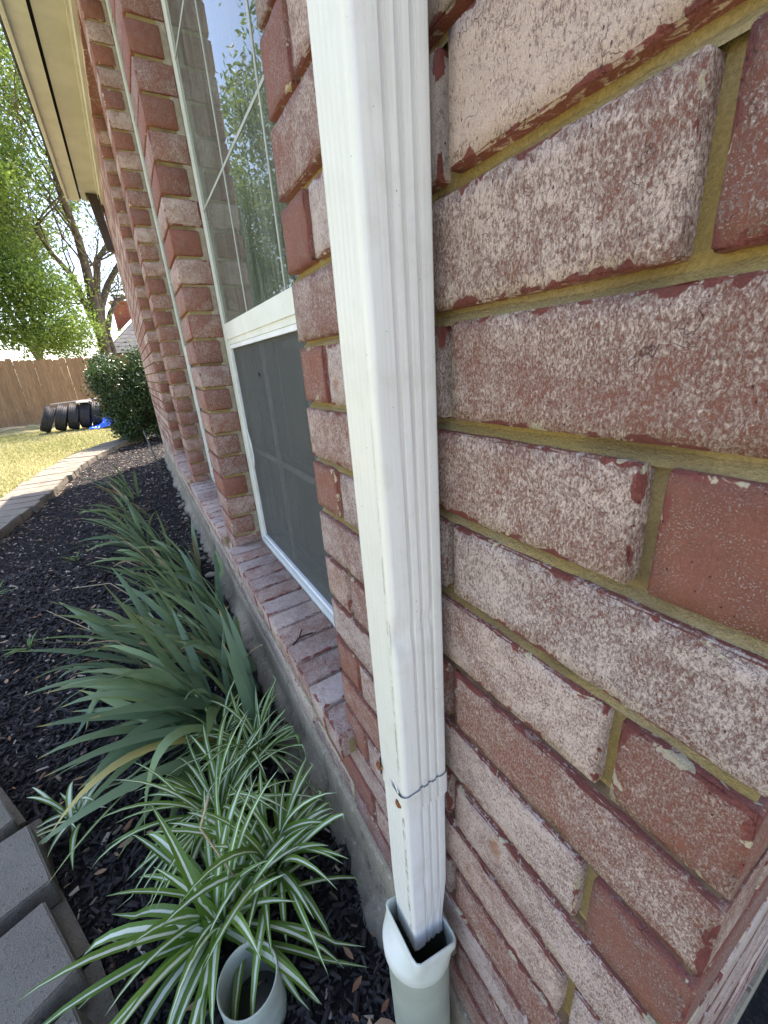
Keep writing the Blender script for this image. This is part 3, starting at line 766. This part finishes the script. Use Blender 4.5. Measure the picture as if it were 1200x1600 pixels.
# PVC adapter and buried pipe
drain = empty('drain_pipe', (.272, .05, 0))
tag(drain, 'round greenish PVC drain pipe with a square white adapter catching the downspout', 'drain pipe')
RX0, RX1, RY0, RY1 = .2325, .3115, .0150, .0815; CXp, CYp, RAD = .276, .0520, .0440
def ring_rect(x0, x1, y0, y1, r, n=48):
    out = []; cx, cy = (x0 + x1) / 2, (y0 + y1) / 2; hx, hy = (x1 - x0) / 2, (y1 - y0) / 2
    for i in range(n):
        a = 2 * math.pi * (i + .5) / n; c, s = math.cos(a), math.sin(a)
        t = min(hx / abs(c) if c else 9, hy / abs(s) if s else 9); px, py = c * t, s * t
        ix, iy = max(-hx + r, min(hx - r, px)), max(-hy + r, min(hy - r, py)); d = math.hypot(px - ix, py - iy)
        if d > 1e-9: px, py = ix + (px - ix) / d * r, iy + (py - iy) / d * r
        out.append((cx + px, cy + py))
    return out
def ring_round(rad, n=48, cx=CXp, cy=CYp): return [(cx + rad * math.cos(2 * math.pi * (i + .5) / n), cy + rad * math.sin(2 * math.pi * (i + .5) / n)) for i in range(n)]
def loft(name, rings, mat, parent, smooth=True):
    V = []; F = []; n = len(rings[0][1])
    for z, rg in rings: V += [(x, y, z) for x, y in rg]
    for i in range(len(rings) - 1):
        for k in range(n): F.append((i * n + k, i * n + (k + 1) % n, (i + 1) * n + (k + 1) % n, (i + 1) * n + k))
    return mesh_obj(name, V, F, mat, parent, smooth, off=True)
def lerp_ring(a, b, t): return [(p[0] * (1 - t) + q[0] * t, p[1] * (1 - t) + q[1] * t) for p, q in zip(a, b)]
ro = ring_rect(RX0, RX1, RY0, RY1, .009); ri = ring_rect(RX0 + .003, RX1 - .003, RY0 + .003, RY1 - .003, .007); rc = ring_round(RAD + .003); rci = ring_round(RAD - .004)
loft('adapter', [(.34, lerp_ring(ri, rci, .9)), (.385, ri), (.4105, ri), (.4125, lerp_ring(ri, ro, .3)), (.4125, lerp_ring(ri, ro, .7)), (.4105, ro), (.396, ro), (.392, lerp_ring(ro, rc, .12)), (.372, lerp_ring(ro, rc, .88)), (.368, rc), (.350, rc), (.348, ring_round(RAD + .002)), (.347, ring_round(RAD - .001))], M_PVC, drain)
for v_ in bpy.data.objects['adapter'].data.vertices:
    wy = v_.co.y + bpy.data.objects['adapter'].location.y + drain.location.y; wz = v_.co.z + bpy.data.objects['adapter'].location.z
    v_.co.z += (wy - .0815) * .32 * min(1, max(0, (wz - .352) / .05)) - .004 * min(1, max(0, (wz - .352) / .05))
for (cxx, cyy) in ((.253, .0),): pass
loft('buried_pipe', [(-.05, ring_round(RAD - .002)), (.1, ring_round(RAD - .0015)), (.349, ring_round(RAD - .001))], M_PVC_OLD, drain)
# open pipe stub in the mulch
stub = empty('pipe_stub', (.487, .279, 0)); tag(stub, 'open round white PVC pipe stub standing in the mulch under the striped leaves', 'pipe')
r1, r2 = ring_round(.052, 40, .487, .279), ring_round(.0485, 40, .487, .279)
loft('pipe_wall', [(-.03, r1), (.098, r1), (.1, ring_round(.0512, 40, .487, .279)), (.1, ring_round(.0493, 40, .487, .279)), (.098, r2), (-.03, r2)], simple('stub_pvc', (.44, .47, .39), .45, .4, 25, (.34, .37, .30), .0006), stub)
mesh_obj('pipe_silt', [(x, y, .0) for x, y in r2], [tuple(range(40))], simple('wet_silt', (.03, .035, .025), .35, .5), stub)

# ------------------------------------------------------------------ leaf builder
def leaf_geo(path, width, fold=.25, nseg=None, side=None, twist=0.0, taper=.35, wtip=.0):
    """path: list of Vector; returns V, F, u, v; five verts across"""
    n = len(path); V = []; F = []; U = []; Vv = []
    for i, p in enumerate(path):
        t = i / (n - 1); tan = (path[min(i + 1, n - 1)] - path[max(i - 1, 0)]).normalized()
        sd = side if side is not None else tan.cross(Vector((0, 0, 1)))
        sd = (sd - tan * sd.dot(tan)).normalized()
        if twist: sd = Quaternion(tan, twist * t) @ sd
        nrm = sd.cross(tan).normalized()
        wd = width * (min(1, taper + t * 3.0) if t < .3 else 1) * (1 - max(0, (t - .45) / .55) ** 1.7) + width * .02
        for q in (-1, -.5, 0, .5, 1):
            V.append(p + sd * (wd * .5 * q) + nrm * (fold * wd * .5 * abs(q))); U.append(abs(q)); Vv.append(t)
    for i in range(n - 1):
        for k in range(4): F.append((i * 5 + k, i * 5 + k + 1, (i + 1) * 5 + k + 1, (i + 1) * 5 + k))
    return V, F, U, Vv
def arch(base, az, el, L, droop, n=9, wob=0.0, r=random):
    p = Vector(base); out = [p.copy()]; e = el; a = az; ds = L / n
    for i in range(n):
        p = p + Vector((math.cos(a) * math.cos(e), math.sin(a) * math.cos(e), math.sin(e))) * ds
        e -= droop * (.4 + 1.2 * i / n) / n; a += r.uniform(-wob, wob); out.append(p.copy())
        if p.z < .02: out[-1].z = p.z = .02; e = max(e, -.03)
    return out
def bez(a, b, c, n=10):
    a, b, c = Vector(a), Vector(b), Vector(c)
    return [(a * (1 - t) ** 2 + b * 2 * t * (1 - t) + c * t * t) for t in [i / n for i in range(n + 1)]]
def push_out(path):     # leaves do not pass through the wall
    for p in path:
        if p.y < .035 and p.x < XEND: p.y = .035 + (0.035 - p.y) * .1
    return path
def leaf_obj(path, width, mat, parent, tint, fold=.25, side=None, twist=0.0, wv=.35, taper=.35, name='leaf'):
    V, F, U, Vv = leaf_geo(push_out(path), width, fold, side=side, twist=twist, taper=taper)
    n = len(V)
    return mesh_obj(name, [tuple(v) for v in V], F, mat, parent, True, {'tint': ('F', [tint] * n), 'u': ('F', U), 'v': ('F', Vv), 'wv': ('F', [wv] * n)})

# iris clumps
IR = random.Random(31)
def iris(x, y, n, L, label, az=(20, 150), el=(35, 82), w=.030, droop=(.2, 1.5)):
    e = empty('iris_plant', (x, y, 0)); tag(e, label, 'plant', 'iris clumps along the wall')
    for i in range(n):
        a = math.radians((IR.triangular(az[0], az[1]) if IR.random() < .6 else IR.uniform(az[0] - 20, az[1] + 40))); bx = x + IR.gauss(0, .05); by = max(.05, y + IR.gauss(0, .045))
        p = arch((bx, by, .0), a, math.radians(IR.uniform(*el)), L * IR.uniform(.65, 1.1), IR.uniform(*droop), 9, .03, IR)
        sd = Vector((-math.sin(a), math.cos(a), 0)); sd = (sd + Vector((0, 0, IR.uniform(-1.2, 1.2)))).normalized()
        leaf_obj(p, w * IR.uniform(.6, 1.15), M_DEADLEAF if IR.random() < .06 else M_IRIS, e, IR.random() ** 1.5, fold=IR.uniform(.05, .2), side=sd, twist=IR.uniform(-.5, .5), taper=.6)
    return e
i1 = iris(1.24, .21, 40, .50, 'largest blue green iris clump in front, its long blades fanned toward the path', az=(5, 150), el=(14, 80), w=.034, droop=(.2, 1.6))
iris(1.52, .17, 28, .46, 'iris clump just behind the largest one, close to the foundation', az=(0, 150), el=(40, 84))
iris(1.78, .36, 20, .42, 'loose iris clump leaning over the open mulch in mid bed', az=(10, 120), el=(20, 70))
iris(2.15, .20, 24, .40, 'iris clump below the far end of the first brick sill', az=(20, 150), el=(40, 82))
iris(2.65, .28, 22, .40, 'iris clump next to the concrete rubble under the middle window', az=(20, 160), el=(35, 80))
iris(3.15, .40, 22, .42, 'iris clump standing out from the wall with dry stalks at its foot', az=(30, 170), el=(35, 80))
iris(3.75, .44, 18, .40, 'iris clump second farthest along the bed', az=(20, 170), el=(40, 80))
iris(4.5, .46, 14, .42, 'farthest small iris clump in front of the dark bush', az=(20, 170), el=(45, 82))
iris(1.34, .12, 14, .42, 'upright iris clump with tall straight blades against the foundation', az=(-60, 200), el=(58, 86), w=.030)
iris(1.62, .45, 12, .36, 'small iris clump with bent blades at the open side of the row', az=(0, 200), el=(25, 75), w=.026, droop=(.6, 2.2))
iris(1.92, .13, 14, .38, 'upright iris clump under the first brick sill', az=(-60, 200), el=(55, 86), w=.028)
iris(2.42, .14, 14, .36, 'upright iris clump under the pier between the windows', az=(-60, 200), el=(55, 86), w=.028)
# individual hand placed blades of the front clump
def blade(a, b, c, w, tint=.3, mat=None, side=None, tw=0):
    leaf_obj(bez(a, b, c), w, mat or M_IRIS, i1, tint, fold=.1, side=Vector(side) if side else None, twist=tw, taper=.7)
blade((1.10, .24, .04), (1.05, .45, .26), (.98, .62, .11), .030, .5, M_YELLOW)
blade((1.12, .20, .04), (1.10, .38, .20), (1.02, .60, .24), .038, .15)
blade((1.05, .22, .03), (.95, .42, .22), (1.00, .70, .06), .036, .35)
blade((1.08, .24, .1), (1.02, .38, .30), (.90, .44, .05), .034, .8, None, (1, .2, 0))
blade((1.10, .12, .02), (1.12, .12, .22), (1.20, .14, .42), .030, .0, None, (.2, 1, 0))
blade((1.08, .13, .02), (1.05, .13, .22), (1.05, .16, .40), .028, .0, None, (.2, 1, 0))
blade((1.2, .1, .02), (1.25, .09, .2), (1.35, .11, .34), .028, .2, None, (.6, 1, 0))

# variegated spider plants
SP = random.Random(77)
def spider(x, y, n, L, label, w=.017, el=(15, 80), az=(0, 360), z=.03, wv=(.25, .5), droop=(1.0, 2.3)):
    e = empty('spider_plant', (x, y, 0)); tag(e, label, 'plant', 'striped spider plants at the foot of the wall')
    for i in range(n):
        a = math.radians(az[0] + (az[1] - az[0]) * (i + SP.random()) / n); q = SP.random()
        p = arch((x + SP.gauss(0, .014), y + SP.gauss(0, .014), z), a, math.radians(el[0] + (el[1] - el[0]) * q), L * SP.uniform(.65, 1.12), SP.uniform(*droop), 10, .04, SP)
        if max(pp.y for pp in p) < .05: continue
        sd = p[4] - p[3]; sd = sd.cross(Vector((0, 0, 1))).normalized() + Vector((0, 0, SP.uniform(-.35, .35)))
        leaf_obj(p, w * SP.uniform(.65, 1.15), M_SPIDER, e, SP.random(), fold=.35, side=sd.normalized(), wv=SP.uniform(*wv), taper=.5)
    return e
spider(.665, .185, 60, .28, 'large striped spider plant nearest the downspout foot, beside the foundation', w=.0185, wv=(.2, .42))
spider(.625, .305, 58, .31, 'foremost striped spider plant, its leaves arching over the open pipe stub', w=.020, az=(-165, 172), wv=(.2, .42))
spider(.86, .27, 60, .29, 'striped spider plant in the middle of the row, behind the foremost one', w=.014, wv=(.2, .4))
spider(.98, .15, 52, .26, 'fine leaved striped spider plant tucked between iris and foundation', w=.011, wv=(.15, .35))
spider(1.10, .22, 22, .20, 'thin striped spider plant under the iris blades', w=.010, wv=(.15, .35))
spider(1.075, .60, 22, .15, 'small pale striped spider plant beside the grey paver corner', w=.013, az=(0, 360), el=(5, 70), wv=(.35, .6))

# dry stalks and weeds
for (pts, lab) in [([(1.45, .35, .05), (1.6, .42, .12), (1.85, .55, .10), (2.35, .82, .06)], 'long pale dry flower stalk bent across the front iris clump'),
                   ([(2.6, .38, .03), (2.8, .50, .05), (3.0, .66, .04)], 'dry straw stalk lying on the mulch in mid bed'),
                   ([(2.2, .42, .03), (2.5, .56, .05), (2.62, .75, .03)], 'curved dry stalk lying by the second iris clump'),
                   ([(.70, .27, .30), (.69, .30, .24), (.64, .27, .16), (.62, .25, .05)], 'kinked yellow dry stalk rising from the foremost spider plant')]:
    v, f = tube_geo(pts, [.0028, .0024, .002, .0015][:len(pts)] if len(pts) > 3 else .0025, 6); o = mesh_obj('dry_stalk', v, f, M_DRY, None, True, off=True); tag(o, lab, 'dry stalk')
M_WEED = leafy('weed_leaf', (.10, .18, .05), (.17, .26, .09), .2)
WR = random.Random(3)
for x, y, lab in [(2.85, 1.12, 'green weed sprig at the path side of the bed'), (2.1, .86, 'small low weed in the open black mulch'), (3.1, .78, 'thin weed between the path and the far iris clumps')]:
    e = empty('weed', (x, y, 0)); tag(e, lab, 'weed')
    for i in range(12):
        p = arch((x, y, .01), WR.uniform(0, 6.28), WR.uniform(.2, 1.2), WR.uniform(.05, .12), 1.0, 5, .2, WR); leaf_obj(p, .009, M_WEED, e, WR.random())
# twig on the sill
v, f = tube_geo([(.845, .018, .458), (.86, -.005, .462), (.858, -.04, .461)], .0022, 6); v2, f2 = tube_geo([(.858, -.003, .462), (.885, -.02, .463)], .0018, 6)
mb = MB(); mb.add(v, f); mb.add(v2, f2); tag(mb.build('twig', simple('dark_twig', (.05, .035, .03), .9, .1)), 'small dark forked twig lying on the near brick window sill', 'twig')
v, f = tube_geo([(5.35, .12, -.05), (5.42, .16, .25), (5.52, .20, .52)], .009, 8); tag(mesh_obj('stake', v, f, simple('grey_stake', (.12, .12, .12), .6, .3), None, True, off=True), 'thin grey stake leaning in front of the dark bush', 'stake')
# insect on the screen
bm = bmesh.new(); bmesh.ops.create_icosphere(bm, subdivisions=2, radius=1); 
for q in bm.verts: q.co = Vector((q.co.x * .006, q.co.y * .002, q.co.z * .0025))
for sx in (-.004, 0, .004):
    for sz in (-1, 1): bmesh.ops.create_cone(bm, segments=4, radius1=.0004, radius2=.0003, depth=.009, cap_ends=True, matrix=Matrix.Translation((sx * 1.3, .0, sz * .003)) @ Matrix.Rotation(.5 * sz * (1 if sx >= 0 else -1), 4, 'Y'))
me = bpy.data.meshes.new('insect'); bm.to_mesh(me); bm.free(); me.materials.append(M_DARK)
o = bpy.data.objects.new('insect', me); o.location = (1.262, -.1175, 1.085); link(o); tag(o, 'tiny dark insect on the grey window screen', 'insect')

# ------------------------------------------------------------------ yard: fence, tyres, tarp
def wood():
    m = NM('cedar_board'); p = m.pos((1, 1, .08)); a = m.noise(p, 45, 4, .6, .5); r = m.n('ShaderNodeObjectInfo').outputs['Random']; q = m.noise(m.pos(), 1.1, 3)
    col = m.mix(r, (.36, .215, .115), (.27, .165, .09)); col = m.mix(m.ramp(a, .4, .7), m.mix(.5, col, (.12, .07, .04)), col)
    col = m.mix(m.math('MULTIPLY', m.ramp(m.vor(m.pos(), 5), .10, .04), .8), col, (.09, .05, .03))
    m.bump(a, .003, .6); return m.fin(col, .85, .15)
M_WOOD = wood()
FX = 15.2
fence = empty('wooden_fence', (FX, 3, 0)); tag(fence, 'tall brown vertical board fence across the back of the yard', 'fence')
bmf = []
for s_ in range(3):
    hh = 1.74 + .012 * s_; V = [(0, -.0722, .03), (0, .0722, .03), (0, .0722, hh - .03), (0, .045, hh), (0, -.045, hh), (0, -.0722, hh - .03)]
    V2 = [(x + .016, y, z) for x, y, z in V]; me = bpy.data.meshes.new('board')
    me.from_pydata(V + V2, [], [(5, 4, 3, 2, 1, 0), (6, 7, 8, 9, 10, 11)] + [(i, (i + 1) % 6, 6 + (i + 1) % 6, 6 + i) for i in range(6)]); me.materials.append(M_WOOD); bmf.append(me)
y = -3.0; i = 0; FR = random.Random(5)
while y < 9.5:
    o = bpy.data.objects.new('board', bmf[i % 3]); o.location = (FR.uniform(-.006, .006), y - 3, FR.uniform(-.02, .015) + (.0 if y < 2.86 or y > 2.96 else .06)); o.rotation_euler = (FR.uniform(-.0018, .0018), 0, FR.uniform(-.006, .006)); link(o, fence)
    y += .1465; i += 1
for z in (.3, .95, 1.55): boxpart('rail', M_WOOD, fence, (FX + .017, FX + .055, -3, 9.5, z, z + .085))
for yy in np.arange(-3, 9.6, 2.4): boxpart('post', M_WOOD, fence, (FX + .056, FX + .145, yy, yy + .09, 0, 1.7))
# bare strip in front of the fence
def tyre(x, y, z, lean, yaw, label):
    t = empty('tyre', (x, y, z)); tag(t, label, 'tyre', 'old tyres standing in a row by the fence'); t.rotation_euler = (lean, 0, yaw)
    Ro, Rr, wd = .315, .20, .105
    sec = [(Rr, -.07), (Rr + .02, -.095), (.25, -.108), (.285, -.104), (.303, -.092), (.312, -.07), (.306, -.067), (.306, -.060), (.314, -.056), (.315, -.025), (.308, -.022), (.308, -.014), (.316, -.01), (.316, .01), (.308, .014), (.308, .022), (.315, .025), (.314, .056), (.306, .060), (.306, .067), (.312, .07), (.303, .092), (.285, .104), (.25, .108), (Rr + .02, .095), (Rr, .07), (Rr + .012, .05), (.29, .06), (.295, -.06), (Rr + .012, -.05)]
    n = 40; V = []; F = []; m = len(sec)
    for i in range(n):
        a = 2 * math.pi * i / n
        for rr, yy in sec: V.append((rr * math.cos(a), yy, rr * math.sin(a)))
    for i in range(n):
        for k in range(m): F.append((i * m + k, i * m + (k + 1) % m, ((i + 1) % n) * m + (k + 1) % m, ((i + 1) % n) * m + k))
    me = bpy.data.meshes.new('tread'); me.from_pydata(V, [], F); me.materials.append(M_TYRE); me.polygons.foreach_set('use_smooth', [True] * len(F))
    link(bpy.data.objects.new('tread', me), t)
M_TYRE = simple('worn_tyre_rubber', (.018, .018, .020), .6, .3, 30, (.032, .032, .034), .003)
TL = ['leftmost tyre of the row, leaning outward on the grass', 'second tyre from the left in the row', 'middle tyre of the row by the fence', 'fourth tyre, under the flat white slab', 'last tyre of the row, next to the blue tarp']
for i, (yy, ln, yw) in enumerate([(2.09, .46, .10), (1.82, .33, .02), (1.57, .27, 0), (1.33, .22, -.03), (1.09, .18, 0)]): tyre(12.75 + .03 * i, yy, .305, ln, yw, TL[i])
v, f = tube_geo([(12.95, 1.98, .625), (12.98, .45, .70)], .018, 8); tag(mesh_obj('pole', v, f, simple('weathered_pole', (.42, .36, .30), .8, .2), None, True, off=True), 'weathered pole lying across the top of the tyres', 'pole')
tag(boxpart('slab', simple('white_slab', (.70, .70, .68), .7, .2), None, (12.5, 12.85, 1.12, 1.42, .625, .655)), 'flat white slab lying on the fourth tyre', 'slab')
def tarp():
    n = 26; V = []; F = []; r = random.Random(9)
    for i in range(n + 1):
        for j in range(n + 1):
            u, v = i / n, j / n; y = 1.30 - .95 * u; x = 12.25 + .75 * v
            h = .62 * math.exp(-((u - .66) / .26) ** 2) * (0.35 + .75 * math.exp(-((v - .6) / .5) ** 2)) + .03
            h *= 1 + .22 * math.sin(u * 23 + v * 9) * math.sin(v * 17); h += r.uniform(-.018, .018)
            V.append((x + r.uniform(-.02, .02), y, max(.0, h * (1 if v > .02 else .2))))
    for i in range(n):
        for j in range(n): a = i * (n + 1) + j; F.append((a, a + 1, a + n + 2, a + n + 1))
    return mesh_obj('tarp', V, F, simple('blue_tarp', (.02, .13, .75), .4, .5), None, False, off=True)
tag(tarp(), 'crumpled bright blue plastic tarp heaped beside the tyres', 'tarp')
for i, (a, b, lab) in enumerate([((14.9, 3.9, .02), (14.7, 2.5, .04), 'pale dead branch lying along the foot of the fence'), ((14.3, 3.4, .02), (14.5, 2.9, .05), 'short broken branch on bare soil before the fence')]):
    v, f = tube_geo([a, tuple((p + q) / 2 + .03 for p, q in zip(a, b)), b], [.03, .025, .012], 7); tag(mesh_obj('branch', v, f, M_DRY, None, True, off=True), lab, 'branch')

# ------------------------------------------------------------------ bush and trees
def leaf_cloud(name, pts, size, mat, parent, seedn, tintf, upb=.3):
    r = np.random.default_rng(seedn); n = len(pts)
    nrm = r.normal(0, 1, (n, 3)); nrm[:, 2] += upb; nrm /= np.linalg.norm(nrm, axis=1)[:, None]
    a = np.cross(nrm, r.normal(0, 1, (n, 3))); a /= np.linalg.norm(a, axis=1)[:, None]; b = np.cross(nrm, a)
    s = size * r.uniform(.6, 1.3, n)[:, None]
    V = np.stack([pts - a * s, pts - b * s * .42 + nrm * s * .12, pts + a * s, pts + b * s * .42 + nrm * s * .12], 1).reshape(-1, 3)
    F = np.arange(4 * n).reshape(-1, 4); t = np.repeat(np.clip(tintf(pts, r), 0, 1), 4)
    return mesh_obj(name, V, F, mat, parent, False, {'tint': ('F', t)})
def bush():
    e = empty('bush', (8.75, .22, 0)); tag(e, 'dense dark green clipped bush against the far end of the house wall', 'bush'); r = np.random.default_rng(14); P = []
    cl = []
    for i in range(150):
        z = r.uniform(.12, 1.47); s = .56 * (1 - .25 * max(0, (z - 1.15) / .35)) * (.50 + .5 * min(1, z / .75))
        a = r.uniform(0, 6.28); q = r.uniform(.5, 1.0) ** .5; cl.append((8.85 + q * s * 1.1 * math.cos(a), .17 + q * s * math.sin(a), z, r.uniform(.08, .17)))
    for (x, y, z, s) in cl: P.append(np.array([x, y, z]) + r.normal(0, 1, (330, 3)) * s * np.array([.6, .6, .5]))
    P = np.concatenate(P); P = P[(P[:, 2] > .03)]
    leaf_cloud('foliage', P, .027, M_BUSH, e, 3, lambda p, q: .15 + .55 * (p[:, 2] > 1.2) * q.uniform(0, 1, len(p)) + q.normal(0, .2, len(p)))  # top leaves tinted lighter: light on the bush top put into colour
    mb = MB()
    for i in range(9):
        a = i * .7; mb.tube([(8.85, .2, 0), (8.85 + .15 * math.cos(a), .2 + .15 * math.sin(a), .35), (8.85 + .36 * math.cos(a), .2 + .33 * math.sin(a), 1.15)], [.022, .015, .006], 6)
    mb.build('stem', M_STEM, e)
bush()
def cam_pt(u, v, x):     # a point of the place on the plane X = x, seen at photo pixel (u, v)
    r = RM @ Vector((u - 600, v - 800, 635.55)); t = x / r.x; return Vector((0, CAM_D, CAM_H)) + r * t
def grow(mb, p, d, L, rad, lvl, r, tips, spread=.55):
    pts = [p.copy()]; rr = [rad]; n = 4
    for i in range(n):
        d = (d + Vector((r.gauss(0, .16), r.gauss(0, .16), r.gauss(.03, .10)))).normalized(); p = p + d * (L / n); pts.append(p.copy()); rr.append(rad * (1 - .42 * (i + 1) / n))
    mb.tube(pts, rr, 7 if lvl < 2 else 5)
    if lvl >= 3: tips.append(p); tips.append(pts[2]); return
    for i in range(3 if lvl < 2 else 3):
        ax = Vector((r.gauss(0, 1), r.gauss(0, 1), r.gauss(0, .6))).normalized(); nd = (d + ax * spread * r.uniform(.6, 1.4)).normalized()
        grow(mb, pts[r.choice([2, 3, 4])], nd, L * r.uniform(.6, .8), rr[-1] * r.uniform(.6, .85), lvl + 1, r, tips, spread)
def tree(name, label, base, stems, mat, nleaf, size, seedn, extra=None, spread=.6, sig=.5, tint=None, tipz=0, thin=False):
    e = empty(name, base); tag(e, label, 'tree'); r = random.Random(seedn); mb = MB(); tips = []
    for (pts, r0, r1, L) in stems:
        pts = [Vector(p) for p in pts]; n = len(pts); mb.tube(pts, [r0 + (r1 - r0) * i / (n - 1) for i in range(n)], 9)
        for q in range(2, n):
            if pts[q].z > tipz + 2.8:
                for _ in range(2):
                    d = (pts[q] - pts[q - 1]).normalized() + Vector((r.gauss(0, .6), r.gauss(0, .6), r.gauss(.1, .4)))
                    grow(mb, pts[q], d.normalized(), L * r.uniform(.7, 1.1), r1 * .6, 1, r, tips, spread)
    mb.build('trunk', M_BARK, e, True, off=False)
    g = np.random.default_rng(seedn + 1)
    T = np.array([tuple(t) for t in tips] + [tuple(t) for t in (extra or [])])
    k = max(1, nleaf // len(T)); P = (T[:, None, :] + g.normal(0, 1, (len(T), k, 3)) * sig * np.array([1, 1, .55])).reshape(-1, 3)
    if thin:
        keep = ~((P[:, 1] < 1.5) & (P[:, 2] < 8.0) & (g.uniform(0, 1, len(P)) < .86)) & ~((P[:, 2] < 6.5) & (g.uniform(0, 1, len(P)) < .5)); P = P[keep]
    tf = tint or (lambda p, q: .45 + .25 * np.sin(p[:, 0] * 1.7 + p[:, 2] * 2.1) + q.normal(0, .18, len(p)))
    leaf_cloud('crown', P, size, mat, e, seedn + 2, tf, .5)
    return e
def cp(lst): return [cam_pt(u, v, x) for u, v, x in lst]
base_t = cam_pt(160, 545, 19.0); gb = Vector((19.0, base_t.y, -.05))
main = [(gb, cam_pt(158, 520, 19), cam_pt(146, 470, 19), cam_pt(135, 420, 18.9), cam_pt(122, 372, 18.7), cam_pt(96, 305, 18.3), cam_pt(80, 250, 18), cam_pt(62, 190, 17.6)),
        (gb, cam_pt(157, 525, 19.1), cam_pt(140, 488, 19), cam_pt(112, 430, 18.8), cam_pt(80, 395, 18.4), cam_pt(55, 355, 18.0)),
        (gb, cam_pt(158, 525, 19.1), cam_pt(152, 470, 19.3), cam_pt(150, 410, 19.5), cam_pt(172, 375, 19.8), cam_pt(185, 340, 20.2)),
        (gb, cam_pt(160, 525, 19.1), cam_pt(158, 480, 19.4), cam_pt(168, 445, 19.7), cam_pt(188, 408, 20.2), cam_pt(215, 360, 20.8)),
        (gb + Vector((.3, -.4, 0)), cam_pt(168, 520, 19.6), cam_pt(172, 490, 19.8), cam_pt(182, 470, 20), cam_pt(200, 463, 20.3), cam_pt(225, 450, 20.8))]
stems = [(m_, r0, r1, L) for m_, r0, r1, L in zip(main, (.21, .15, .15, .17, .12), (.06, .05, .05, .06, .04), (2.0, 1.7, 1.2, 1.3, .9))]
ex = []
TR = random.Random(12)
for i in range(64):
    u = TR.uniform(-15, 105); v = TR.uniform(50, 380); ex.append(cam_pt(u, v, TR.uniform(16.5, 22)))
tree('shade_tree', 'many stemmed shade tree behind the fence with dark limbs and open crown', (gb.x, gb.y, 0), stems, M_TREE, 56000, .058, 5, ex, sig=.34, thin=True)
ex2 = []
for i in range(115):
    u = TR.uniform(-200, 125); ex2.append(cam_pt(u, TR.uniform(345 + max(0, u) * 1.1, 550), TR.uniform(15.9, 18.5)))
b2 = Vector((17.0, 3.6, 0))
tree('leafy_tree', 'bright green bushy tree spilling over the fence on the left', b2, [((b2, b2 + Vector((.1, .1, 1.5)), b2 + Vector((.2, -.2, 3)), b2 + Vector((.1, -.5, 4.6))), .14, .06, 1.6)], M_TREE2, 60000, .062, 15, ex2, sig=.42)
b3 = Vector((16.5, 5.9, 0)); b4 = Vector((15.8, 4.8, 0))
def oak(base, h, label, sd, n):
    st = []
    for k in range(4):
        a = k * 1.6 + sd; st.append(([base, base + Vector((.1, .1, h * .22)), base + Vector((math.cos(a) * .7, math.sin(a) * .7, h * .45)), base + Vector((math.cos(a) * 1.1, math.sin(a) * 1.1, h * .68)), base + Vector((math.cos(a) * 1.0, math.sin(a) * 1.0, h * .9))], .17, .05, h * .19))
    tree('oak_tree', label, base, st, M_TREE, n, .10, sd + 40, sig=.45)
oak(Vector((15.8, 7.2, 0)), 9.6, 'oak tree standing farther left beyond the fence, mirrored in the window', 1, 22000)
oak(Vector((24, 9.5, 0)), 9.5, 'second oak tree left of the yard beyond the fence', 3, 14000)
oak(Vector((26, 3.5, 0)), 10.0, 'tall tree farther back behind the bushy tree', 6, 16000)

# ------------------------------------------------------------------ neighbour's house
nb = empty('neighbour_house', (26, -3, 0)); tag(nb, 'neighbour house roof with grey shingles and red brick chimney behind the fence', 'house')
hx, hy = 24.0, .98
boxpart('wall', simple('red_brick_far', (.30, .15, .11), .9, .1, 6, (.24, .12, .09)), nb, (hx + .4, hx + 8, -9, hy - .4, 0, 2.2))
rv = MB(); rv.add([(hx, hy, 2.25), (hx, -9.5, 2.25), (hx + 4.2, -5.3, 6.2), (hx + 4.2, hy - 4.2, 6.2), (hx + 8.4, hy, 2.25), (hx + 8.4, -9.5, 2.25)], [(0, 3, 2, 1), (0, 4, 3), (4, 5, 2, 3), (1, 2, 5), (0, 1, 5, 4)])
def shingles():
    m = NM('weathered_shingles'); p = m.pos((1, .5, 1)); s_ = m.sep(m.pos()); a = m.noise(p, 9, 3)
    row = m.math('FRACT', m.math('MULTIPLY', s_[2], 5.5)); col = m.mix(m.ramp(a, .3, .7), (.085, .09, .095), (.15, .15, .155)); col = m.mix(m.ramp(row, .25, .0), col, (.04, .04, .045)); return m.fin(col, .9, .2)
rv.build('roof', shingles(), nb)
v, f = tube_geo([(hx, hy, 2.27), (hx + 4.2, hy - 4.2, 6.23)], .07, 6); mesh_obj('hip_board', v, f, simple('white_rake', (.75, .75, .74), .6, .3), nb)
chc = cam_pt(190, 490, 26.5); chc.z += .1; ch = boxpart('chimney', simple('chimney_brick', (.34, .12, .08), .9, .1, 9, (.26, .09, .065)), nb, (26.1, 26.9, chc.y - .36, chc.y + .36, 2.5, chc.z + .45), (26.06, 26.94, chc.y - .40, chc.y + .40, chc.z + .32, chc.z + .40))
boxpart('chimney_cap', M_BROWN, nb, (26.3, 26.7, chc.y - .2, chc.y + .2, chc.z + .45, chc.z + .62), (26.22, 26.78, chc.y - .28, chc.y + .28, chc.z + .70, chc.z + .73))
